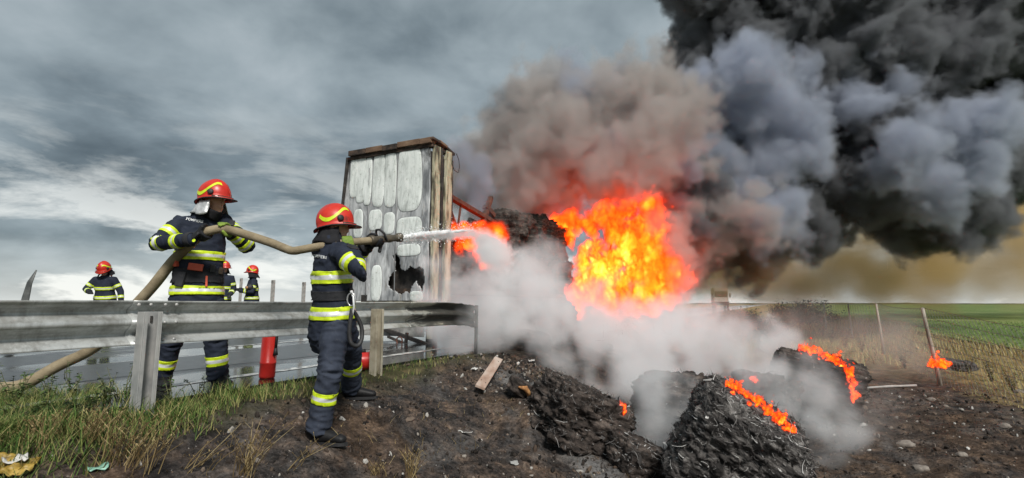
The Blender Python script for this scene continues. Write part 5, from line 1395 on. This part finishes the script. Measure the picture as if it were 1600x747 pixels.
far_ff(350, 410, 13.4, (.9, -.4, -.05), (.03, 0, 1), 'distant firefighter almost hidden behind the hose carrier, red helmet showing',
       dict(elR=(.26, .03, 1.12), wrR=(.16, .20, 1.0), elL=(-.26, .03, 1.12), wrL=(-.16, .20, 1.0)), tf=(.6, -.8, 0))
# breathing mask and cylinder on the chest of the man in profile
p = at(391, 449, 13.35) - f4['foot']
mb = MB(); mb.lathe([(.085, -.03), (.10, .0), (.085, .05), (.05, .08), (.04, .10)], p, 16, (-.3, -1, -.1)); o = mb.build('mask', blackm, f4['root'], smooth=True)
mb = MB(); mb.lathe([(.036, .10), (.042, .13), (.03, .14), (.004, .142)], p, 12, (-.3, -1, -.1)); mb.build('mask_filter', simple('brass', (.45, .25, .12), rough=.4, metal=.4), o, smooth=True)

# ---- water jet
t = NT('foaming_water')
jn = t.noise(26, 6, .7)
jet_m = t.done(t.ramp(jn, [(.3, (.86, .89, .91)), (.6, (.96, .97, .97))]), .4, 0, t.bump(jn, .7, .03), .5)
tip = at(627, 371, 4.62); end = at(742, 360, 7.0); j0 = [tip + (nd * .0), tip + nd * .12, at(655, 368, 5.0), at(683, 365, 5.7), at(712, 362, 6.4), end]
js = spline([tuple(p) for p in j0], 14)
mb = MB(); N_ = len(js)
pts = []; rr = []
for i, p in enumerate(js):
    q = i / (N_ - 1); pts.append(Vector(p) + Vector((0, .01 * fbm(q * 14, 1, 2), .016 * q * fbm(q * 18, 4, 2)))); rr.append((.018 + .032 * q) * (1 + .25 * fbm(q * 26, 7, 7)) * min(1, (1 - q) * 2.2 + .02))
mb.tube(pts, rr, 14)
jr = random.Random(5)
jet = mb.build('water_jet', jet_m, smooth=True); tag(jet, 'white jet of water shooting from the nozzle past the trailer corner', 'water jet')
mb = MB()
for _ in range(1400):
    q = jr.random() ** .7; i = int(q * (N_ - 1)); c = pts[i]; ro = .018 + .06 * q; s = ro * jr.gauss(0, 1); s2 = ro * jr.gauss(0, 1)
    d = .002 + .006 * jr.random() ** 2
    chunk(mb, c + Vector((s * .8, s * .3 + jr.uniform(-.1, .1), s2 - abs(jr.gauss(0, 1)) * .03 * q)), d, jr)
tag(mb.build('water_drops', jet_m), kind='stuff')
JET = [(p, .018 + .075 * i / (N_ - 1)) for i, p in enumerate(pts)]
# ================================================================ smoke, steam and flame: real volumes of air
def gn_volume(name, puffs, mat, voxel=.12, warp=.5, wscale=.5, dscale=.6, damp=1.0, gain=3, detail=5, stretch=(1, 1, 1), zmin=-1.3, rough=.55):
    """a volume whose density is the union of soft puffs (points with a radius) broken up by noise"""
    me = bpy.data.meshes.new(name); me.from_pydata([tuple(p) for p, r in puffs], [], [])
    a = me.attributes.new('rad', 'FLOAT', 'POINT')
    for i, (p, r) in enumerate(puffs): a.data[i].value = r
    o = link(bpy.data.objects.new(name, me)); tag(o, kind='stuff')
    lo = [min(p[i] - r * 1.45 for p, r in puffs) - warp * .3 for i in range(3)]; hi = [max(p[i] + r * 1.45 for p, r in puffs) + warp * .3 for i in range(3)]
    lo[2] = max(lo[2], zmin)
    t = bpy.data.node_groups.new(name, 'GeometryNodeTree')
    t.interface.new_socket('Geometry', in_out='INPUT', socket_type='NodeSocketGeometry')
    t.interface.new_socket('Geometry', in_out='OUTPUT', socket_type='NodeSocketGeometry')
    N = t.nodes; L = t.links; gi = N.new('NodeGroupInput'); go = N.new('NodeGroupOutput'); pos = N.new('GeometryNodeInputPosition')
    def vm(op, a, b):
        n = N.new('ShaderNodeVectorMath'); n.operation = op
        for i, x in enumerate((a, b)):
            if isinstance(x, tuple): n.inputs[i].default_value = x
            elif x is not None: L.new(x, n.inputs[i])
        return n
    def nz(sc, det, vec):
        n = N.new('ShaderNodeTexNoise'); n.inputs['Scale'].default_value = sc; n.inputs['Detail'].default_value = det; n.inputs['Roughness'].default_value = rough
        L.new(vec, n.inputs['Vector']); return n
    ps = vm('MULTIPLY', pos.outputs[0], stretch).outputs[0]
    s = vm('SUBTRACT', nz(wscale, 3, ps).outputs['Color'], (.5, .5, .5)); sc = vm('SCALE', s.outputs[0], None); sc.inputs['Scale'].default_value = warp * 2
    ad = vm('ADD', pos.outputs[0], sc.outputs[0])
    sn = N.new('GeometryNodeSampleNearest'); L.new(gi.outputs[0], sn.inputs['Geometry']); L.new(ad.outputs[0], sn.inputs['Sample Position'])
    sp = N.new('GeometryNodeSampleIndex'); sp.data_type = 'FLOAT_VECTOR'; L.new(gi.outputs[0], sp.inputs['Geometry']); L.new(pos.outputs[0], sp.inputs['Value']); L.new(sn.outputs[0], sp.inputs['Index'])
    na = N.new('GeometryNodeInputNamedAttribute'); na.data_type = 'FLOAT'; na.inputs['Name'].default_value = 'rad'
    sr = N.new('GeometryNodeSampleIndex'); sr.data_type = 'FLOAT'; L.new(gi.outputs[0], sr.inputs['Geometry']); L.new(na.outputs['Attribute'], sr.inputs['Value']); L.new(sn.outputs[0], sr.inputs['Index'])
    di = vm('DISTANCE', ad.outputs[0], sp.outputs[0])
    def m(op, a, b):
        n = N.new('ShaderNodeMath'); n.operation = op
        for i, x in enumerate((a, b)):
            if isinstance(x, (int, float)): n.inputs[i].default_value = x
            else: L.new(x, n.inputs[i])
        return n.outputs[0]
    q = m('SUBTRACT', 1, m('DIVIDE', di.outputs['Value'], sr.outputs[0]))
    q = m('ADD', q, m('MULTIPLY', m('SUBTRACT', nz(dscale, detail, ps).outputs[0], .5), damp * 2))
    q = m('MINIMUM', m('MAXIMUM', m('MULTIPLY', q, gain), 0), 1)
    vc = N.new('GeometryNodeVolumeCube'); L.new(q, vc.inputs['Density']); vc.inputs['Min'].default_value = lo; vc.inputs['Max'].default_value = hi
    for i, k in enumerate('XYZ'): vc.inputs['Resolution ' + k].default_value = max(8, int((hi[i] - lo[i]) / voxel))
    sm = N.new('GeometryNodeSetMaterial'); sm.inputs['Material'].default_value = mat; L.new(vc.outputs[0], sm.inputs[0]); L.new(sm.outputs[0], go.inputs[0])
    md = o.modifiers.new('volume', 'NODES'); md.node_group = t
    return o
def smoke_mat(name, col, dens, aniso=0.0):
    m = bpy.data.materials.new(name); m.use_nodes = True; t = m.node_tree; t.nodes.clear()
    out = t.nodes.new('ShaderNodeOutputMaterial'); v = t.nodes.new('ShaderNodeVolumePrincipled')
    v.inputs['Color'].default_value = (*col, 1); v.inputs['Density'].default_value = dens; v.inputs['Anisotropy'].default_value = aniso
    v.inputs['Density Attribute'].default_value = 'density'
    t.links.new(v.outputs[0], out.inputs['Volume']); return m
def flame_mat(name, dens, scale, bright, stretch=(1, 1, .55), core=None):
    t = NT(name)
    v = t.n('ShaderNodeVolumePrincipled'); v.inputs['Color'].default_value = (.08, .04, .02, 1); v.inputs['Density'].default_value = dens
    v.inputs['Density Attribute'].default_value = 'density'
    at_ = t.n('ShaderNodeAttribute', attribute_name='density')
    n1 = t.noise(scale, 6, .68, 1.6, stretch=stretch)
    h = t.math('ADD', t.math('MULTIPLY', n1, .9), t.math('MULTIPLY', t.math('SUBTRACT', at_.outputs['Fac'], .5), .16))
    n0 = t.noise(scale * .38, 4, .6, .8, stretch=stretch)
    h = t.math('ADD', h, t.math('MULTIPLY', t.math('SUBTRACT', n0, .52), .62))
    if core is not None:
        dv = t.n('ShaderNodeVectorMath', operation='DISTANCE'); t.l(t.obj, dv.inputs[0]); dv.inputs[1].default_value = core
        h = t.math('ADD', h, t.math('SUBTRACT', .10, t.math('MULTIPLY', dv.outputs['Value'], .055)))
    c = t.ramp(h, [(.26, (.35, .010, .001)), (.40, (1.7, .070, .003)), (.53, (3.0, .19, .006)), (.64, (3.6, .40, .016)), (.77, (4.0, 1.0, .15))])
    t.l(c, v.inputs['Emission Color'])
    t.l(t.math('MULTIPLY', t.math('POWER', at_.outputs['Fac'], 1.9), dens * bright * 1.1), v.inputs['Emission Strength'])
    t.l(v.outputs[0], t.out.inputs['Volume']); return t.m
def in_poly(poly, n, Yr, rr, seed, keep=None):
    r = random.Random(seed); xs_ = [p[0] for p in poly]; ys_ = [p[1] for p in poly]; out = []
    while len(out) < n:
        px, py = r.uniform(min(xs_), max(xs_)), r.uniform(min(ys_), max(ys_))
        if not inside(px, py, poly): continue
        Y = r.uniform(*Yr)
        out.append((at(px, py, Y), r.uniform(*rr)))
    return out

# ---- black oily smoke rolling away to the right
soot = in_poly([(1085, -160), (1060, 20), (1075, 150), (1120, 230), (1190, 260), (1280, 330), (1400, 310), (1500, 330), (1590, 250), (1750, 150), (1900, -60), (1900, -260), (1300, -260)], 190, (21, 30), (1.5, 2.9), 1)
soot += in_poly([(1050, 230), (1110, 180), (1210, 280), (1290, 360), (1230, 400), (1130, 400), (1060, 340)], 34, (20, 24), (.9, 1.6), 2)
soot += in_poly([(1065, 250), (1105, 240), (1110, 340), (1100, 400), (1080, 420), (1068, 380)], 20, (17.5, 19.5), (.35, .75), 41)
dark = in_poly([(760, 190), (800, 150), (860, 150), (890, 200), (840, 260), (770, 260)], 22, (14.5, 17.5), (.45, .85), 42)
dark += in_poly([(960, 210), (1060, 150), (1085, 240), (1010, 270)], 16, (17, 19), (.45, .9), 43) + in_poly([(700, 240), (760, 220), (770, 290), (705, 300)], 8, (13, 14.5), (.3, .55), 49)
gn_volume('dark_smoke', dark, smoke_mat('dark_smoke', (.26, .25, .25), 1.5), voxel=.09, warp=.9, wscale=.6, dscale=1.0, damp=1.6, gain=1.3, detail=8, rough=.62)
soot += in_poly([(820, 170), (900, 140), (1060, 150), (1075, 300), (1000, 275), (900, 290), (830, 290)], 26, (20.5, 22.5), (.5, 1.0), 50)  # darker puffs behind the brown smoke, standing for shade in its crevices
gn_volume('soot_smoke', soot, smoke_mat('soot_smoke', (.26, .27, .29), 3.8), voxel=.10, warp=1.0, wscale=.45, dscale=.62, damp=1.3, gain=4.5, detail=9, rough=.64)
# ---- paler blue-grey billows on the plume's near face, highlights partly put into their colour
grey = in_poly([(1075, 130), (1160, 105), (1240, 160), (1260, 260), (1230, 350), (1130, 360), (1060, 320), (1040, 220)], 40, (17.5, 20), (.8, 1.5), 3)
grey += in_poly([(1390, 200), (1470, 170), (1580, 180), (1570, 280), (1480, 320), (1400, 280)], 18, (18.5, 21), (.8, 1.4), 4)
grey += in_poly([(1230, 110), (1330, 80), (1420, 110), (1400, 170), (1280, 200)], 12, (20, 21.5), (.7, 1.2), 14)
grey += in_poly([(880, 175), (900, 125), (950, 115), (990, 150), (980, 215), (910, 220)], 16, (15.5, 18), (.4, .8), 44)
grey += in_poly([(700, 250), (760, 240), (770, 320), (705, 320)], 8, (12.5, 14), (.3, .5), 45)
grey += in_poly([(900, 180), (1060, 140), (1080, 280), (1000, 270)], 14, (16.5, 19), (.35, .7), 51)
gn_volume('grey_smoke', grey, smoke_mat('grey_smoke', (.53, .57, .66), 1.7), voxel=.08, warp=.9, wscale=.6, dscale=.95, damp=1.5, gain=3.4, detail=9, rough=.64)
# ---- brown smoke drifting off the load
brown = in_poly([(715, 290), (750, 200), (800, 165), (870, 140), (960, 130), (1050, 150), (1075, 260), (1040, 290), (985, 265), (920, 290), (860, 320), (790, 320)], 75, (14.5, 20), (.7, 1.4), 5)
brown += in_poly([(1055, 300), (1110, 300), (1110, 370), (1090, 400), (1065, 440)], 18, (18, 21), (.6, 1.1), 6)
brown += in_poly([(1040, 330), (1075, 330), (1085, 470), (1045, 470)], 12, (15.5, 17), (.3, .55), 47) + in_poly([(860, 300), (960, 275), (1040, 280), (1030, 300), (950, 300), (880, 330)], 12, (15, 16.5), (.25, .5), 48)
brown += in_poly([(1070, 260), (1180, 240), (1230, 330), (1190, 380), (1100, 360)], 16, (17, 19), (.4, .8), 52)
gn_volume('brown_smoke', brown, smoke_mat('brown_smoke', (.60, .56, .54), 1.5), voxel=.08, warp=.9, wscale=.65, dscale=1.15, damp=1.9, gain=3.0, detail=9, rough=.64)
# ---- thin yellowish smoke hanging low over the road
low = in_poly([(1080, 390), (1250, 350), (1420, 330), (1620, 300), (1850, 260), (1850, 370), (1640, 420), (1440, 445), (1240, 455), (1090, 455)], 105, (46, 70), (2.6, 4.6), 7)
gn_volume('thin_smoke', low, smoke_mat('thin_smoke', (.66, .49, .24), .26), voxel=.4, warp=2.2, wscale=.16, dscale=.22, damp=1.0, gain=1.0, detail=5)
near = in_poly([(1040, 400), (1120, 385), (1230, 400), (1220, 435), (1080, 430), (1050, 468)], 24, (19.5, 25), (.6, 1.1), 46)
gn_volume('amber_smoke', near, smoke_mat('amber_smoke', (.78, .52, .24), .26), voxel=.12, warp=.8, wscale=.5, dscale=.7, damp=1.0, gain=1.1)
# ---- white steam where the water lands and between the smouldering bales
steam = in_poly([(690, 440), (760, 425), (840, 435), (875, 470), (860, 540), (760, 545), (690, 520)], 60, (7.6, 9.6), (.25, .50), 8)
steam += in_poly([(860, 500), (980, 500), (1110, 520), (1140, 570), (1060, 610), (960, 640), (930, 590), (860, 560)], 26, (8, 12), (.35, .7), 9)
steam += in_poly([(870, 480), (960, 490), (1110, 490), (1100, 530), (960, 545), (880, 530)], 13, (13, 16.0), (.4, .7), 19)
steam += in_poly([(985, 600), (1060, 590), (1050, 640), (1010, 690), (985, 660)], 16, (5.3, 6.2), (.16, .34), 10)
steam += in_poly([(1130, 560), (1230, 570), (1290, 620), (1300, 690), (1250, 680), (1190, 610)], 20, (5.6, 7.0), (.18, .4), 11)
steam += in_poly([(1060, 500), (1200, 520), (1230, 560), (1110, 580)], 10, (8.5, 11), (.35, .6), 12)
gn_volume('white_steam', steam, smoke_mat('white_steam', (.975, .982, .99), 1.9), voxel=.05, warp=.6, wscale=.9, dscale=1.5, damp=2.1, gain=1.3, detail=6)
veil = in_poly([(1310, 640), (1420, 610), (1400, 660), (1330, 700)], 12, (6.3, 7.5), (.25, .5), 13) + in_poly([(1260, 520), (1420, 520), (1460, 560), (1330, 560)], 16, (9, 12), (.4, .8), 15) + in_poly([(1090, 480), (1260, 490), (1240, 540), (1110, 530)], 8, (14, 19), (.6, 1.0), 16)
gn_volume('thin_steam', veil, smoke_mat('thin_steam', (.80, .74, .70), .35), voxel=.08, warp=.5, wscale=.8, dscale=1.1, damp=1.0, gain=1.0, detail=5)
# ---- flames
def plume_fire(base, tips, n, Yr, r0, seed, sway=.25):
    """tongues of flame: each climbs from the burning load to a ragged tip, its puffs shrinking as it rises"""
    r = random.Random(seed); out = []
    for _ in range(n):
        k = r.random(); b0 = base[0] + (base[1] - base[0]) * k
        # height of the flame front over that part of the base
        ty = None
        for (xa, ya), (xb, yb) in zip(tips, tips[1:]):
            if xa <= b0 <= xb: ty = ya + (yb - ya) * (b0 - xa) / (xb - xa)
        Y = r.uniform(*Yr); yb_ = base[2] + r.uniform(-14, 14); top = yb_ + (ty - yb_) * r.uniform(.45, 1.12)
        m = 7; ph = r.uniform(0, 6)
        for q in range(m):
            f = q / (m - 1); p = at(b0 + 9 * math.sin(ph + f * 4) + 16 * sway * f, yb_ + (top - yb_) * f, Y)
            out.append((p, r0 * r.uniform(.75, 1.25) * (1.0 - .62 * f ** 1.5)))
    return out
blaze = in_poly([(868, 352), (893, 346), (912, 330), (940, 322), (950, 305), (976, 292), (1000, 284), (1018, 300), (1036, 318), (1042, 345), (1026, 366), (1008, 384), (1024, 398), (1048, 404), (1060, 428), (1040, 446), (1046, 466), (1016, 476), (985, 464), (958, 480), (925, 472), (900, 484), (896, 452), (908, 425), (890, 405), (898, 378)], 130, (17.0, 19.2), (.22, .44), 20)
blaze += plume_fire((930, 1035, 380), [(930, 306), (985, 272), (1005, 268), (1035, 305)], 16, (17.2, 19), .30, 24)
blaze += in_poly([(900, 405), (1050, 405), (1062, 440), (1050, 480), (900, 486), (905, 440)], 46, (16.8, 18.6), (.26, .46), 26)
blaze += plume_fire((890, 1040, 476), [(890, 400), (1040, 420)], 14, (16.8, 18.2), .26, 25)
gn_volume('big_blaze', blaze, flame_mat('big_blaze', 4.5, 2.7, 1.5, (1, 1, .65), tuple(at(968, 430, 17.3))), voxel=.055, warp=1.0, wscale=.8, dscale=1.7, damp=1.5, gain=2.2, detail=7, stretch=(1, 1, .7), rough=.64)
f2_ = in_poly([(703, 362), (740, 356), (788, 366), (780, 404), (750, 412), (708, 396)], 40, (10.8, 12.2), (.16, .34), 21)
gn_volume('load_fire', f2_, flame_mat('load_fire', 9.0, 4.5, 1.3), voxel=.035, warp=.3, wscale=2.2, dscale=3.2, damp=.95, gain=1.6, detail=6, stretch=(1, 1, .6))
bpy.context.view_layer.update()
DG = bpy.context.evaluated_depsgraph_get()
def on_surface(px, py, Y):
    """where the thing at that spot of the picture has its surface, if it lies near the given depth"""
    o_ = Vector((0, 0, CAM_Z)); d_ = (at(px, py, Y) - o_).normalized(); h = S.ray_cast(DG, o_, d_)
    return h[1] + Vector((0, -.01, .01)) if h[0] and abs(h[1].y - Y) < 1.2 else at(px, py, Y)
def along(pts, n, h, r0, seed, jit=.02):
    """flame tongues rooted along a burning edge: puffs that rise, sway and thin out"""
    r = random.Random(seed); P_ = [on_surface(*p) for p in pts]; out = []
    for _ in range(n):
        k = r.uniform(0, len(P_) - 1.001); i = int(k)
        if noise.noise(Vector((k * 1.1 + seed, seed * 3.3, 0))) < -.05: continue
        c = P_[i].lerp(P_[i + 1], k - i) + Vector((r.gauss(0, jit), r.gauss(0, jit), r.gauss(0, jit * .5)))
        hh = h * r.uniform(.35, 1.25); sx = r.uniform(-.1, .55); rr = r0 * r.uniform(.6, 1.2)
        for q in range(5): 
            f = q / 4; out.append((c + Vector((sx * hh * f ** 1.3, r.gauss(0, .004), hh * f)), rr * (1 - .72 * f)))
    return out
def embers(pts, n, r0, seed, spread, up=.03):
    """patches of fire creeping over a surface, with a few low licks above them"""
    r = random.Random(seed); out = []
    for _ in range(n):
        k = r.uniform(0, len(pts) - 1.001); i = int(k); f = k - i; a, b = pts[i], pts[i + 1]
        dn = noise.noise(Vector((k * 1.5 + seed, seed * 3.3, 0)))
        if dn < -.12: continue
        sp = spread * (.45 + 1.3 * max(0, dn))
        q = [a[j] + (b[j] - a[j]) * f for j in range(3)]
        p = on_surface(q[0] + r.gauss(0, sp), q[1] + r.gauss(0, sp * .8), q[2]); rr = r0 * r.uniform(.35, 1.25) * (1 + .5 * dn)
        out.append((p, rr))
        if r.random() < .28:
            hh = up * r.uniform(.5, 2.2); sx = r.uniform(-.1, .6)
            for g in (.5, 1.0): out.append((p + Vector((sx * hh * g, 0, hh * g)), rr * (1 - .6 * g)))
    return out
fl = embers([(1138, 601, 4.6), (1152, 608, 4.6), (1165, 616, 4.6), (1180, 626, 4.6), (1195, 638, 4.6), (1207, 647, 4.6), (1218, 656, 4.6), (1230, 668, 4.5), (1240, 678, 4.5)], 240, .022, 30, 5.5, .035)
gn_volume('bale_flames', fl, flame_mat('bale_flames', 60, 22, 1.3), voxel=.007, warp=.05, wscale=14, dscale=22, damp=1.1, gain=1.6, detail=5, stretch=(1, 1, .6))
fl = embers([(1252, 542, 7.7), (1268, 549, 7.7), (1280, 554, 7.6), (1293, 560, 7.5), (1305, 564, 7.5), (1318, 575, 7.4), (1327, 588, 7.3), (1332, 602, 7.3), (1336, 622, 7.3)], 300, .036, 36, 5.0, .07)
gn_volume('bale_flames', fl, flame_mat('bale_flames', 40, 12, 1.4), voxel=.011, warp=.08, wscale=8, dscale=13, damp=1.1, gain=1.6, detail=5, stretch=(1, 1, .6))
fl = embers([(1448, 570, 10.6), (1462, 568, 10.6), (1480, 571, 10.5)], 50, .055, 32, 4, .10) + embers([(970, 632, 5.3), (977, 646, 5.3)], 26, .018, 33, 2.5, .03) + along([(1196, 560, 9.0), (1206, 565, 9.0)], 6, .12, .045, 34, .03) + embers([(1160, 598, 6.4), (1185, 596, 6.6)], 20, .03, 35, 4, .05)
gn_volume('stray_flames', fl, flame_mat('stray_flames', 40, 11, 1.4), voxel=.013, warp=.07, wscale=8, dscale=12, damp=1.0, gain=1.6, detail=5, stretch=(1, 1, .6))
# ---- the jet breaks into spray and mist
spray = [(p + Vector((0, 0, -.02 * r / .05)), r * .9) for p, r in JET] + [(JET[-1][0] + Vector((.05 * k, .45 * k, -.03 * k)), .10 + .05 * k) for k in range(1, 6)]
gn_volume('water_spray', spray, smoke_mat('water_spray', (1, 1, 1), 16.0, .3), voxel=.014, warp=.07, wscale=6, dscale=9, damp=.8, gain=1.1, detail=5)
